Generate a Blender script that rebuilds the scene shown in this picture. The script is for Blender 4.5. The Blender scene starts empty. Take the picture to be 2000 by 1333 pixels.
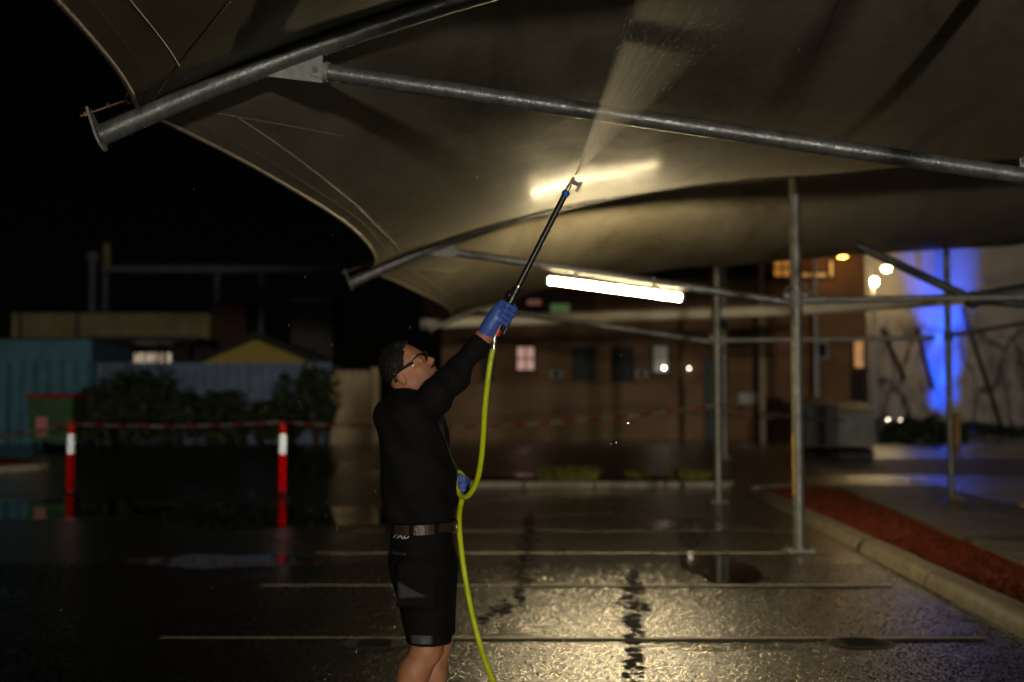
import bpy, math, random
import numpy as np
from mathutils import Vector, Matrix, noise

random.seed(7)
S = bpy.context.scene
COL = S.collection
R = math.radians

# ------------------------------------------------------------------ camera
FPX, CW, CH = 2500.0, 1000.0, 666.5
CAM = Vector((0, 0, 1.5))
PITCH = math.atan((809 - 666.5) / FPX)
cd = bpy.data.cameras.new("camera")
cam = bpy.data.objects.new("camera", cd)
COL.objects.link(cam)
cam.location = CAM
cam.rotation_euler = (math.pi / 2 + PITCH, 0, 0)
cd.sensor_width = 36
cd.lens = 45
cd.clip_start = 0.05
cd.clip_end = 1000
cd.dof.use_dof = True
cd.dof.focus_distance = 5.65
cd.dof.aperture_fstop = 1.3
S.camera = cam

# ------------------------------------------------------------------ world, moon, exposure
SUN_EL, SUN_AZ = 9.0, 14.0        # a faint night-time light from behind the camera
w = bpy.data.worlds.new("World")
S.world = w
w.use_nodes = True
nt = w.node_tree
sky = nt.nodes.new("ShaderNodeTexSky")
sky.sky_type = 'NISHITA'
sky.sun_disc = False
sky.sun_elevation = R(SUN_EL)
sky.sun_rotation = R(180 - SUN_AZ)
nt.links.new(sky.outputs[0], nt.nodes["Background"].inputs[0])
nt.nodes["Background"].inputs[1].default_value = 0.00012
sd = bpy.data.lights.new("sun", 'SUN')
sun = bpy.data.objects.new("sun", sd)
COL.objects.link(sun)
sd.energy = 0.02
sd.angle = R(2)
sd.color = (0.8, 0.88, 1.0)
sun.rotation_euler = Vector((math.sin(R(SUN_AZ)), -math.cos(R(SUN_AZ)), math.tan(R(SUN_EL)))).to_track_quat('Z', 'Y').to_euler()
S.view_settings.view_transform = 'Standard'
S.view_settings.look = 'None'
S.view_settings.exposure = 0.0
S.view_settings.gamma = 1.0
S.cycles.use_denoising = True
S.cycles.max_bounces = 8
S.cycles.diffuse_bounces = 3
S.cycles.glossy_bounces = 5
S.cycles.volume_bounces = 0
S.cycles.sample_clamp_indirect = 4.0
S.cycles.caustics_reflective = True
S.cycles.blur_glossy = 0.3
TUBE_L = 260.0          # radiance of the lit tube
FLOOD_W = 18500.0        # work light behind the camera

def P(px, py, Y):
    """point on the line of sight of a photo pixel at world depth Y"""
    a = (CH - py) / FPX
    b = (px - CW) / FPX
    c, s = math.cos(PITCH), math.sin(PITCH)
    dy, dz, dx = c - a * s, s + a * c, b
    k = Y / dy
    return Vector((dx * k, Y, CAM.z + dz * k))

def px2x(px, Y):
    return (px - 1000) / FPX * Y

# ------------------------------------------------------------------ node materials
def nmat(name):
    m = bpy.data.materials.new(name)
    m.use_nodes = True
    t = m.node_tree
    return m, t, t.nodes["Principled BSDF"]

def N(t, kind, **kw):
    n = t.nodes.new(kind)
    for k, v in kw.items():
        if k.startswith('i_'):
            key = k[2:]
            key = int(key) if key.isdigit() else key.replace('_', ' ')
            n.inputs[key].default_value = v
        else:
            setattr(n, k, v)
    return n

def ramp(t, src, stops):
    r = t.nodes.new("ShaderNodeValToRGB")
    e = r.color_ramp.elements
    e[0].position, e[0].color = stops[0][0], (*stops[0][1], 1)
    e[1].position, e[1].color = stops[-1][0], (*stops[-1][1], 1)
    for p, c in stops[1:-1]:
        q = e.new(p)
        q.color = (*c, 1)
    t.links.new(src, r.inputs[0])
    return r.outputs[0]

def g3(v):
    return (v, v, v)

def mat(name, col, rough=0.6, metal=0.0, spec=0.5, var=0.25, vscale=6.0, bump=0.0, bscale=60.0, rvar=0.0, stretch=None, coat=0.0):
    """principled colour with procedural variation, optional bump"""
    m, t, b = nmat(name)
    tc = N(t, "ShaderNodeTexCoord")
    src = tc.outputs["Object"]
    if stretch:
        mp = N(t, "ShaderNodeMapping")
        mp.inputs["Scale"].default_value = stretch
        t.links.new(src, mp.inputs[0])
        src = mp.outputs[0]
    n = N(t, "ShaderNodeTexNoise", i_Scale=vscale, i_Detail=6.0, i_Roughness=0.62)
    t.links.new(src, n.inputs["Vector"])
    lo = tuple(c * (1 - var) for c in col)
    hi = tuple(min(1, c * (1 + var)) for c in col)
    t.links.new(ramp(t, n.outputs["Fac"], [(0.3, lo), (0.7, hi)]), b.inputs["Base Color"])
    b.inputs["Metallic"].default_value = metal
    b.inputs["Specular IOR Level"].default_value = spec
    b.inputs["Coat Weight"].default_value = coat
    b.inputs["Coat Roughness"].default_value = 0.12
    if rvar:
        n2 = N(t, "ShaderNodeTexNoise", i_Scale=vscale * 2.3, i_Detail=4.0)
        t.links.new(src, n2.inputs["Vector"])
        t.links.new(ramp(t, n2.outputs["Fac"], [(0.3, g3(max(0.02, rough - rvar))), (0.7, g3(min(1, rough + rvar)))]), b.inputs["Roughness"])
    else:
        b.inputs["Roughness"].default_value = rough
    if bump:
        n3 = N(t, "ShaderNodeTexNoise", i_Scale=bscale, i_Detail=5.0)
        t.links.new(src, n3.inputs["Vector"])
        bp = N(t, "ShaderNodeBump", i_Strength=bump, i_Distance=0.01)
        t.links.new(n3.outputs["Fac"], bp.inputs["Height"])
        t.links.new(bp.outputs[0], b.inputs["Normal"])
    return m

def emit(name, col, strength, base=(0.8, 0.8, 0.8), var=0.0, vscale=3.0):
    m, t, b = nmat(name)
    b.inputs["Base Color"].default_value = (*base, 1)
    b.inputs["Emission Color"].default_value = (*col, 1)
    b.inputs["Emission Strength"].default_value = strength
    if var:
        tc = N(t, "ShaderNodeTexCoord")
        n = N(t, "ShaderNodeTexNoise", i_Scale=vscale, i_Detail=3.0)
        t.links.new(tc.outputs["Object"], n.inputs["Vector"])
        t.links.new(ramp(t, n.outputs["Fac"], [(0.35, tuple(c * (1 - var) for c in col)), (0.65, col)]), b.inputs["Emission Color"])
    return m

M = {}
M['galv'] = mat('galvanised_steel', (0.22, 0.215, 0.19), 0.45, 0.45, 0.5, 0.30, 9.0, 0.25, 90.0, 0.14)
M['galv_wet'] = mat('wet_galvanised_steel', (0.15, 0.155, 0.15), 0.38, 0.45, 0.55, 0.4, 14.0, 0.28, 70.0, 0.14)
M['plate'] = mat('zinc_plate', (0.24, 0.245, 0.225), 0.6, 0.2, 0.5, 0.2, 25.0, 0.2, 120.0)
M['bolt'] = mat('weathered_bolt', (0.12, 0.12, 0.12), 0.5, 0.6, 0.5, 0.3, 40.0)
M['rust'] = mat('rusty_rod', (0.28, 0.13, 0.08), 0.6, 0.3, 0.5, 0.4, 60.0)
M['yellow_paint'] = mat('yellow_paint', (0.65, 0.38, 0.03), 0.45, 0, 0.5, 0.2, 10.0)
M['black_plastic'] = mat('black_plastic', (0.012, 0.012, 0.013), 0.35, 0, 0.5, 0.3, 20.0)
M['hem'] = mat('canopy_webbing', (0.26, 0.21, 0.15), 0.5, 0, 0.5, 0.5, 45.0, 0.3, 80.0)
M['dkmetal'] = mat('dark_painted_steel', (0.05, 0.05, 0.048), 0.5, 0.2, 0.5, 0.3, 8.0)

def fabric_material():
    m, t, b = nmat('wet_canopy_fabric')
    tc = N(t, "ShaderNodeTexCoord")
    mp = N(t, "ShaderNodeMapping")
    mp.inputs["Scale"].default_value = (1.0, 0.45, 1.0)
    t.links.new(tc.outputs["Object"], mp.inputs[0])
    n = N(t, "ShaderNodeTexNoise", i_Scale=0.9, i_Detail=7.0, i_Roughness=0.66, i_Distortion=0.6)
    t.links.new(mp.outputs[0], n.inputs["Vector"])
    base = ramp(t, n.outputs["Fac"], [(0.30, (0.09, 0.074, 0.052)), (0.43, (0.165, 0.148, 0.112)), (0.62, (0.225, 0.208, 0.166))])
    n2 = N(t, "ShaderNodeTexNoise", i_Scale=14.0, i_Detail=6.0, i_Roughness=0.7)
    t.links.new(tc.outputs["Object"], n2.inputs["Vector"])
    mix = N(t, "ShaderNodeMixRGB", blend_type='MULTIPLY', i_Fac=0.55)
    t.links.new(base, mix.inputs[1])
    t.links.new(ramp(t, n2.outputs["Fac"], [(0.3, g3(0.62)), (0.65, g3(1.0))]), mix.inputs[2])
    t.links.new(mix.outputs[0], b.inputs["Base Color"])
    t.links.new(ramp(t, n.outputs["Fac"], [(0.35, g3(0.75)), (0.6, g3(0.6))]), b.inputs["Roughness"])
    b.inputs["Specular IOR Level"].default_value = 0.12
    t.links.new(ramp(t, n.outputs['Fac'], [(0.38, g3(0.04)), (0.62, g3(0.18))]), b.inputs['Coat Weight'])
    b.inputs['Coat Roughness'].default_value = 0.19
    b.inputs['Coat IOR'].default_value = 1.33
    w1 = N(t, "ShaderNodeTexNoise", i_Scale=5.0, i_Detail=3.0)
    w2 = N(t, "ShaderNodeTexNoise", i_Scale=160.0, i_Detail=2.0)
    t.links.new(tc.outputs["Object"], w1.inputs["Vector"])
    t.links.new(tc.outputs["Object"], w2.inputs["Vector"])
    b1 = N(t, "ShaderNodeBump", i_Strength=0.12, i_Distance=0.05)
    b2 = N(t, "ShaderNodeBump", i_Strength=0.18, i_Distance=0.004)
    t.links.new(w1.outputs["Fac"], b1.inputs["Height"])
    t.links.new(w2.outputs["Fac"], b2.inputs["Height"])
    t.links.new(b1.outputs[0], b2.inputs["Normal"])
    t.links.new(b2.outputs[0], b.inputs["Normal"])
    return m
M['fabric'] = fabric_material()

def asphalt_material():
    m, t, b = nmat('wet_asphalt')
    tc = N(t, "ShaderNodeTexCoord")
    co = tc.outputs["Object"]
    pud = N(t, "ShaderNodeTexNoise", i_Scale=0.33, i_Detail=5.0, i_Roughness=0.55, i_Distortion=0.4)
    t.links.new(co, pud.inputs["Vector"])
    pmask = ramp(t, pud.outputs["Fac"], [(0.565, g3(0)), (0.63, g3(1))])      # 1 = standing water
    agg = N(t, "ShaderNodeTexVoronoi", i_Scale=58.0)
    t.links.new(co, agg.inputs["Vector"])
    fine = N(t, "ShaderNodeTexNoise", i_Scale=260.0, i_Detail=3.0)
    t.links.new(co, fine.inputs["Vector"])
    und = N(t, "ShaderNodeTexNoise", i_Scale=3.0, i_Detail=4.0)
    t.links.new(co, und.inputs["Vector"])
    t.links.new(ramp(t, agg.outputs["Color"], [(0.2, (0.010, 0.010, 0.010)), (0.9, (0.036, 0.034, 0.030))]), b.inputs["Base Color"])
    inv = N(t, "ShaderNodeMath", operation='MULTIPLY_ADD')
    t.links.new(pmask, inv.inputs[0])
    inv.inputs[1].default_value = -0.93
    inv.inputs[2].default_value = 1.0
    s1 = N(t, "ShaderNodeMath", operation='MULTIPLY', i_1=0.75)
    t.links.new(inv.outputs[0], s1.inputs[0])
    b0 = N(t, "ShaderNodeBump", i_Strength=0.10, i_Distance=0.03)
    t.links.new(und.outputs["Fac"], b0.inputs["Height"])
    b1 = N(t, "ShaderNodeBump", i_Distance=0.0032, invert=True)
    t.links.new(agg.outputs["Distance"], b1.inputs["Height"])
    t.links.new(s1.outputs[0], b1.inputs["Strength"])
    peb = N(t, "ShaderNodeTexNoise", i_Scale=21.0, i_Detail=4.0, i_Roughness=0.7)
    t.links.new(co, peb.inputs["Vector"])
    bpb = N(t, "ShaderNodeBump", i_Distance=0.0022)
    t.links.new(peb.outputs["Fac"], bpb.inputs["Height"])
    t.links.new(s1.outputs[0], bpb.inputs["Strength"])
    t.links.new(b0.outputs[0], bpb.inputs["Normal"])
    t.links.new(bpb.outputs[0], b1.inputs["Normal"])
    b2 = N(t, "ShaderNodeBump", i_Distance=0.0012)
    t.links.new(fine.outputs["Fac"], b2.inputs["Height"])
    t.links.new(s1.outputs[0], b2.inputs["Strength"])
    t.links.new(b1.outputs[0], b2.inputs["Normal"])
    t.links.new(b2.outputs[0], b.inputs["Normal"])
    rr = N(t, "ShaderNodeMapRange", i_3=0.29, i_4=0.05)
    t.links.new(pmask, rr.inputs[0])
    t.links.new(rr.outputs[0], b.inputs["Roughness"])
    b.inputs["Specular IOR Level"].default_value = 0.9
    cw = N(t, "ShaderNodeTexVoronoi", i_Scale=46.0)
    t.links.new(co, cw.inputs["Vector"])
    t.links.new(ramp(t, cw.outputs["Color"], [(0.30, g3(0.15)), (0.62, g3(1.0))]), b.inputs["Coat Weight"])
    b.inputs["Coat Roughness"].default_value = 0.17
    b.inputs["Coat IOR"].default_value = 1.6
    t.links.new(b2.outputs[0], b.inputs["Coat Normal"])
    return m
M['asphalt'] = asphalt_material()
M['line'] = mat('worn_line_paint', (0.42, 0.41, 0.37), 0.45, 0, 0.5, 0.45, 14.0, 0.3, 120.0)
M['blackout'] = mat('blacked_out_line', (0.008, 0.008, 0.008), 0.75, 0, 0.15, 0.4, 20.0, 0.4, 160.0)
M['oil'] = mat('oil_stain', (0.006, 0.006, 0.006), 0.8, 0, 0.08, 0.4, 14.0, 0.5, 110.0)  # dull, rough black for the scattered blots
M['iron'] = mat('cast_iron_cover', (0.010, 0.010, 0.010), 0.75, 0.0, 0.2, 0.3, 20.0, 0.5, 60.0)
M['kerb'] = mat('damp_concrete', (0.30, 0.265, 0.20), 0.6, 0, 0.45, 0.28, 5.0, 0.35, 70.0, 0.15)
M['path'] = mat('damp_path_concrete', (0.22, 0.20, 0.155), 0.6, 0, 0.45, 0.25, 2.5, 0.3, 60.0, 0.15)
M['mulch'] = mat('red_bark_mulch', (0.24, 0.046, 0.016), 0.75, 0, 0.35, 0.5, 22.0, 0.6, 45.0)
M['soil'] = mat('dark_soil', (0.03, 0.022, 0.016), 0.9, 0, 0.2, 0.4, 6.0, 0.4, 30.0)
M['wetpath'] = mat('wet_far_paving', (0.12, 0.11, 0.09), 0.28, 0, 0.5, 0.3, 1.4, 0.2, 30.0, 0.12)

# ------------------------------------------------------------------ mesh building
ORG = {}
class MB:
    def __init__(s):
        s.v, s.f = [], []
    def add(s, vs, fs):
        o = len(s.v)
        s.v += [tuple(v) for v in vs]
        s.f += [tuple(i + o for i in f) for f in fs]
        return s
    def box(s, c, d, rz=0.0, ry=0.0, rx=0.0, bev=0.0):
        c = Vector(c)
        hx, hy, hz = d[0] / 2, d[1] / 2, d[2] / 2
        mtx = Matrix.Rotation(rz, 3, 'Z') @ Matrix.Rotation(ry, 3, 'Y') @ Matrix.Rotation(rx, 3, 'X')
        if bev <= 0:
            vs = [Vector((x, y, z)) for z in (-hz, hz) for y in (-hy, hy) for x in (-hx, hx)]
            fs = [(0, 2, 3, 1), (4, 5, 7, 6), (0, 1, 5, 4), (2, 6, 7, 3), (0, 4, 6, 2), (1, 3, 7, 5)]
        else:
            b = bev
            ring = lambda z, i: [Vector(p) for p in ((-hx + i + b, -hy + i, z), (hx - i - b, -hy + i, z), (hx - i, -hy + i + b, z), (hx - i, hy - i - b, z),
                                                     (hx - i - b, hy - i, z), (-hx + i + b, hy - i, z), (-hx + i, hy - i - b, z), (-hx + i, -hy + i + b, z))]
            vs = ring(-hz, b) + ring(-hz + b, 0) + ring(hz - b, 0) + ring(hz, b)
            fs = [tuple(range(7, -1, -1)), tuple(range(24, 32))]
            for k in range(3):
                for i in range(8):
                    j = (i + 1) % 8
                    fs.append((k * 8 + i, k * 8 + j, k * 8 + 8 + j, k * 8 + 8 + i))
        return s.add([c + mtx @ v for v in vs], fs)
    def tube(s, pts, r, n=12, cap=True, flat=None):
        pts = [Vector(p) for p in pts]
        rs = r if isinstance(r, (list, tuple)) else [r] * len(pts)
        t0 = (pts[1] - pts[0]).normalized()
        up = Vector((0, 0, 1)) if abs(t0.z) < 0.9 else Vector((0, 1, 0))
        nrm = t0.cross(up).normalized()
        vs = []
        for i, p in enumerate(pts):
            a = pts[max(0, i - 1)]
            b = pts[min(len(pts) - 1, i + 1)]
            t = (b - a).normalized()
            nrm = (nrm - t * nrm.dot(t)).normalized()
            bi = t.cross(nrm)
            for k in range(n):
                q = 2 * math.pi * k / n
                fl = flat or 1.0
                vs.append(p + nrm * math.cos(q) * rs[i] + bi * math.sin(q) * rs[i] * fl)
        fs = []
        for i in range(len(pts) - 1):
            for k in range(n):
                j = (k + 1) % n
                fs.append((i * n + k, i * n + j, (i + 1) * n + j, (i + 1) * n + k))
        if cap:
            fs.append(tuple(range(n - 1, -1, -1)))
            fs.append(tuple((len(pts) - 1) * n + k for k in range(n)))
        return s.add(vs, fs)
    def sphere(s, c, r, seg=12, rings=8, sc=(1, 1, 1)):
        c = Vector(c)
        vs = [c + Vector((0, 0, r * sc[2]))]
        for i in range(1, rings):
            th = math.pi * i / rings
            for k in range(seg):
                q = 2 * math.pi * k / seg
                vs.append(c + Vector((r * sc[0] * math.sin(th) * math.cos(q), r * sc[1] * math.sin(th) * math.sin(q), r * sc[2] * math.cos(th))))
        vs.append(c - Vector((0, 0, r * sc[2])))
        fs = [(0, 1 + k, 1 + (k + 1) % seg) for k in range(seg)]
        for i in range(rings - 2):
            for k in range(seg):
                a, b = 1 + i * seg + k, 1 + i * seg + (k + 1) % seg
                fs.append((a, a + seg, b + seg, b))
        l = len(vs) - 1
        o = 1 + (rings - 2) * seg
        fs += [(l, o + (k + 1) % seg, o + k) for k in range(seg)]
        return s.add(vs, fs)
    def prism(s, poly, vec):
        """closed prism: polygon (3-D points) swept by vec"""
        poly = [Vector(p) for p in poly]
        vec = Vector(vec)
        n = len(poly)
        fs = [tuple(range(n - 1, -1, -1)), tuple(range(n, 2 * n))]
        for i in range(n):
            j = (i + 1) % n
            fs.append((i, j, n + j, n + i))
        return s.add(poly + [p + vec for p in poly], fs)
    def strip(s, pts, dx, dy=0.0):
        """flat sheet strip along pts, half-width vector (dx, dy)"""
        vs, fs = [], []
        for p in pts:
            p = Vector(p)
            vs += [p - Vector((dx, dy, 0)), p + Vector((dx, dy, 0))]
        for i in range(len(pts) - 1):
            fs.append((2 * i, 2 * i + 1, 2 * i + 3, 2 * i + 2))
        return s.add(vs, fs)
    def build(s, name, m, parent=None, smooth=False, org=None, thick=0.0):
        o0 = ORG[parent] if parent is not None else Vector(org if org is not None else (0, 0, 0))
        me = bpy.data.meshes.new(name)
        me.from_pydata([tuple(Vector(v) - o0) for v in s.v], [], s.f)
        me.materials.append(M[m] if isinstance(m, str) else m)
        if smooth:
            me.polygons.foreach_set("use_smooth", [True] * len(me.polygons))
            me.set_sharp_from_angle(angle=R(50))
        me.update()
        ob = bpy.data.objects.new(name, me)
        COL.objects.link(ob)
        if parent is not None:
            ob.parent = parent
            ORG[ob] = ORG[parent].copy()
        else:
            ob.location = o0
            ORG[ob] = o0.copy()
        if thick:
            md = ob.modifiers.new("thickness", 'SOLIDIFY')
            md.thickness = thick
            md.offset = 0
        return ob

def tag(o, label, cat, group=None, kind=None):
    o['label'] = label
    if cat:
        o['category'] = cat
    if group:
        o['group'] = group
    if kind:
        o['kind'] = kind
    return o

def thing(name, loc, label, cat, group=None):
    o = bpy.data.objects.new(name, None)
    o.empty_display_size = 0.2
    COL.objects.link(o)
    o.location = loc
    ORG[o] = Vector(loc)
    return tag(o, label, cat, group)

def struct(o, label=None):
    o['kind'] = 'structure'
    if label:
        o['label'] = label
    return o

def copy_tree(src, loc=None, parent=None):
    c = src.copy()
    COL.objects.link(c)
    if parent is not None:
        c.parent = parent
    if loc is not None:
        c.location = loc
    for ch in list(src.children):
        copy_tree(ch, None, c)
    return c

def smooth01(a, b, x):
    t = min(1, max(0, (x - a) / (b - a)))
    return t * t * (3 - 2 * t)

def tz(y, x=0.0):
    """height of the ground: flat car park, then a gentle rise"""
    return 0.68 * smooth01(27, 35, y)

# ------------------------------------------------------------------ ground
def kerb_x(Y):
    return 3.42 + 0.0645 * (Y - 8.5)

ys = [-60, -30, -10, 0, 5, 10, 15, 20, 24, 27] + [27 + i * 0.5 for i in range(1, 17)] + [38, 45, 60, 90, 150, 300, 600]
xs = [-400, -150, -60, -30, -15, -6, 0, 6, 15, 30, 60, 150, 400]
g = MB()
g.add([(x, y, tz(y)) for y in ys for x in xs],
      [(j * len(xs) + i, j * len(xs) + i + 1, (j + 1) * len(xs) + i + 1, (j + 1) * len(xs) + i) for j in range(len(ys) - 1) for i in range(len(xs) - 1)])
struct(g.build('car_park_ground', 'asphalt', smooth=True), 'wet black asphalt of the car park')

def jag_line(Y, x0, x1, wdt, z, tilt=0.0, step=0.12, amp=0.006):
    a, b = [], []
    n = int((x1 - x0) / step)
    for i in range(n + 1):
        x = x0 + (x1 - x0) * i / n
        yy = Y + tilt * (x - x0)
        a.append((x, yy - wdt / 2 + random.uniform(-amp, amp), z))
        b.append((x, yy + wdt / 2 + random.uniform(-amp, amp), z))
    mb = MB()
    mb.add(a + b, [(i, i + 1, n + 2 + i, n + 1 + i) for i in range(n)])
    return mb

bays = [(8.68, -2.36), (11.30, -2.2), (13.9, -2.12), (16.5, -2.0), (19.1, -1.9), (21.7, -1.8)]
for i, (Y, x0) in enumerate(bays):
    o = jag_line(Y, x0, kerb_x(Y) - 0.28, 0.075, 0.004).build('bay_line', 'line', org=(0, Y, 0))
    o['group'] = 'bay lines'
    struct(o, 'worn white painted line between two parking bays')
    if i < 4:
        o = jag_line(Y - 0.105, x0 + (1.35 if i == 0 else 2.2), kerb_x(Y) - 0.3, 0.10, 0.006, amp=0.012).build('blacked_out_line', 'blackout', org=(0, Y, 0))  # dull black strip on the near side of the white line
        o['group'] = 'blacked-out bay lines'
        struct(o, 'blacked-out old line along a white bay line')

def scatter_blots(pts, seed, lab, dens=1.0):
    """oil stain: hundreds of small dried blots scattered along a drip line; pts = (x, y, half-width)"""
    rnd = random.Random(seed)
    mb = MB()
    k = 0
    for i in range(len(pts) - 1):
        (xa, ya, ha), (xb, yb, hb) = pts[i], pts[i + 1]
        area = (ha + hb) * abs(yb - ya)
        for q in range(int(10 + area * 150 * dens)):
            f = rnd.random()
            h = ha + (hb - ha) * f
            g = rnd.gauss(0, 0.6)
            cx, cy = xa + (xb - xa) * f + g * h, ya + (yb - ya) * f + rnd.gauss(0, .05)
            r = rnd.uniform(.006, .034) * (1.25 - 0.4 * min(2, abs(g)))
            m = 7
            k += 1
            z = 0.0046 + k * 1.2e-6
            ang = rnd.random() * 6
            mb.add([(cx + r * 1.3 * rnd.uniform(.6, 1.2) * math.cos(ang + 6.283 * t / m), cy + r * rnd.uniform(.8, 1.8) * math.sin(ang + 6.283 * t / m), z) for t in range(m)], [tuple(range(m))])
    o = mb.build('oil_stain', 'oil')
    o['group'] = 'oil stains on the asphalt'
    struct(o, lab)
dark_blots = 'dull black oil stain on the wet asphalt'
scatter_blots([(0.60, 6.5, .05), (0.70, 7.4, .06), (0.78, 8.3, .05), (0.86, 9.2, .06), (0.93, 9.9, .13), (1.0, 10.6, .10), (1.08, 11.5, .06), (1.16, 12.4, .03)], 1, dark_blots, 2.2)
scatter_blots([(-0.25, 9.3, .03), (-0.12, 9.8, .14), (0.0, 10.2, .16), (0.05, 10.6, .05), (0.1, 11.6, .07), (0.12, 12.6, .2), (0.14, 13.6, .12), (0.2, 15.5, .16), (0.25, 18.0, .1), (0.26, 19.5, .03)], 3, dark_blots)
scatter_blots([(2.0, 14.6, .08), (2.2, 15.4, .3), (2.35, 16.6, .3), (2.5, 18.2, .2)], 4, dark_blots, 0.6)
scatter_blots([(-2.4, 9.2, .1), (-2.2, 9.6, .5), (-2.0, 10.0, .4)], 5, dark_blots, 0.5)

# loose aggregate proud of the worn asphalt, near field
def grit(n=115000):
    rg = np.random.default_rng(4)
    Yg = 6.7 + 6.3 * rg.random(n) ** 1.35
    Xg = (rg.random(n) - 0.5) * 0.92 * Yg
    keep = Xg < 3.40 + 0.0645 * (Yg - 8.5)
    Yg, Xg = Yg[keep], Xg[keep]
    n = len(Yg)
    r = rg.uniform(0.0048, 0.0120, n) * (1 + 0.05 * (Yg - 7))
    hgt = r * rg.uniform(0.06, 0.40, n)
    a0 = rg.random(n) * 6.28
    V = np.zeros((n, 7, 3))
    for k in range(5):
        q = a0 + 2 * math.pi * k / 5 + rg.uniform(-.25, .25, n)
        rr = r * rg.uniform(.75, 1.15, n)
        V[:, k, 0] = Xg + rr * np.cos(q)
        V[:, k, 1] = Yg + rr * np.sin(q)
        V[:, k, 2] = -0.001
    for k, sg in ((5, 1), (6, -1)):
        V[:, k, 0] = Xg + sg * r * 0.3 * np.cos(a0) + rg.uniform(-.2, .2, n) * r
        V[:, k, 1] = Yg + sg * r * 0.3 * np.sin(a0) + rg.uniform(-.2, .2, n) * r
        V[:, k, 2] = hgt * rg.uniform(.8, 1.2, n)
    F = np.array([(0, 1, 5), (4, 0, 5), (1, 2, 6), (2, 3, 6), (3, 4, 6), (1, 6, 5), (4, 5, 6)])
    allF = (F[None] + (np.arange(n) * 7)[:, None, None]).reshape(-1, 3)
    me = bpy.data.meshes.new('asphalt_grit')
    me.vertices.add(n * 7)
    me.vertices.foreach_set('co', V.reshape(-1))
    me.loops.add(len(allF) * 3)
    me.loops.foreach_set('vertex_index', allF.reshape(-1).astype(np.int32))
    me.polygons.add(len(allF))
    me.polygons.foreach_set('loop_start', np.arange(0, len(allF) * 3, 3, dtype=np.int32))
    me.update(calc_edges=True)
    me.materials.append(M['grit'])
    o = bpy.data.objects.new('asphalt_grit', me)
    COL.objects.link(o)
    o['kind'] = 'stuff'
    o['label'] = 'wet stone grit on the near asphalt surface'
M['grit'] = mat('wet_stone_grit', (0.022, 0.020, 0.017), 0.20, 0, 1.0, 0.4, 9.0, coat=1.0)
grit()
M['puddle'] = mat('standing_water', (0.006, 0.006, 0.006), 0.035, 0, 0.5, 0.2, 2.0, 0.02, 2.5)
def puddle(cx, cy, rx, ry, z, seed, lab):
    vs = []
    m = 72
    for k in range(m):
        q = 2 * math.pi * k / m
        f = 1 + 0.42 * noise.noise(Vector((math.cos(q) * 1.4, math.sin(q) * 1.4, seed * 7.3))) + 0.20 * noise.noise(Vector((math.cos(q) * 4, math.sin(q) * 4, seed * 3.1 + 9)))
        vs.append((cx + rx * f * math.cos(q), cy + ry * f * math.sin(q), z))
    o = MB().add(vs, [tuple(range(m))]).build('puddle', 'puddle')
    o['group'] = 'puddles'
    struct(o, lab)
puddle(-3.7, 19.3, 1.9, 2.7, 0.0022, 1, 'still puddle in front of the hedge-side bollard')
puddle(-7.3, 20.6, 1.9, 1.7, 0.0022, 2, 'still puddle in front of the bin-side bollard')
puddle(2.0, 12.6, 0.38, 1.3, 0.0022, 3, 'narrow puddle mirroring the steel post')
puddle(-2.9, 13.2, 0.9, 0.6, 0.0022, 4, 'small puddle at the ends of the bay lines')
puddle(7.05, 20.6, 0.18, 0.45, 0.1365, 5, 'small puddle on the footpath reflecting blue light')
for px, py, lab in ((735, 1253, 'round black iron cover in the asphalt behind the worker'), (1672, 1251, 'round black iron cover in the asphalt near the mulch kerb')):
    Y = 3750 / (py - 809)
    c = Vector((px2x(px, Y), Y, 0.006))
    t_ = thing('inspection_cover', c, lab, 'cover', 'inspection covers')
    mb = MB().tube([c - Vector((0, 0, .03)), c + Vector((0, 0, .002))], 0.185, 28)
    mb.build('lid', 'iron', t_)
    ring = MB()
    vs, fs = [], []
    for k in range(32):
        q = 2 * math.pi * k / 32
        for rr in (0.19, 0.215):
            vs.append(c + Vector((rr * math.cos(q), rr * math.sin(q), 0.001)))
    for k in range(32):
        j = (k + 1) % 32
        fs.append((2 * k, 2 * k + 1, 2 * j + 1, 2 * j))
    ring.add(vs, fs).build('rim', 'dkmetal', t_)
    for k in range(5):
        MB().box(c + Vector((0, -0.12 + 0.06 * k, 0.004)), (0.22, 0.018, 0.006)).build('rib', 'iron', t_)

# kerb made of single concrete stones along the mulch bed
KP = lambda Y: Vector((kerb_x(Y), Y, 0))
kr = struct(MB().add([], []).build('kerb', 'kerb'), 'pale concrete kerb along the red mulch bed')
Yk = 5.6
prof = [(0.0, 0.0), (0.02, 0.07), (0.06, 0.115), (0.10, 0.125), (0.24, 0.125), (0.24, 0.0)]
cuts = [5.5, 8.36, 11.3, 14.85, 17.8, 20.8, 23.8]
for i in range(len(cuts) - 1):
    a, b = cuts[i] + 0.012, cuts[i + 1] - 0.012
    mb = MB()
    n = 8
    vs = []
    for k in range(n + 1):
        Y = a + (b - a) * k / n
        bz = random.uniform(-0.002, 0.002)
        for (dx, dz) in prof:
            vs.append(KP(Y) + Vector((dx + random.uniform(-.002, .002), 0, dz + bz - (0.004 if dz == 0 else 0))))
    m_ = len(prof)
    fs = [(k * m_ + i2, k * m_ + i2 + 1, (k + 1) * m_ + i2 + 1, (k + 1) * m_ + i2) for k in range(n) for i2 in range(m_ - 1)]
    fs += [tuple(range(m_)), tuple(n * m_ + q for q in range(m_ - 1, -1, -1))]
    mb.add(vs, fs)
    mb.build('kerb_stone', 'kerb', kr, smooth=True)
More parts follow.
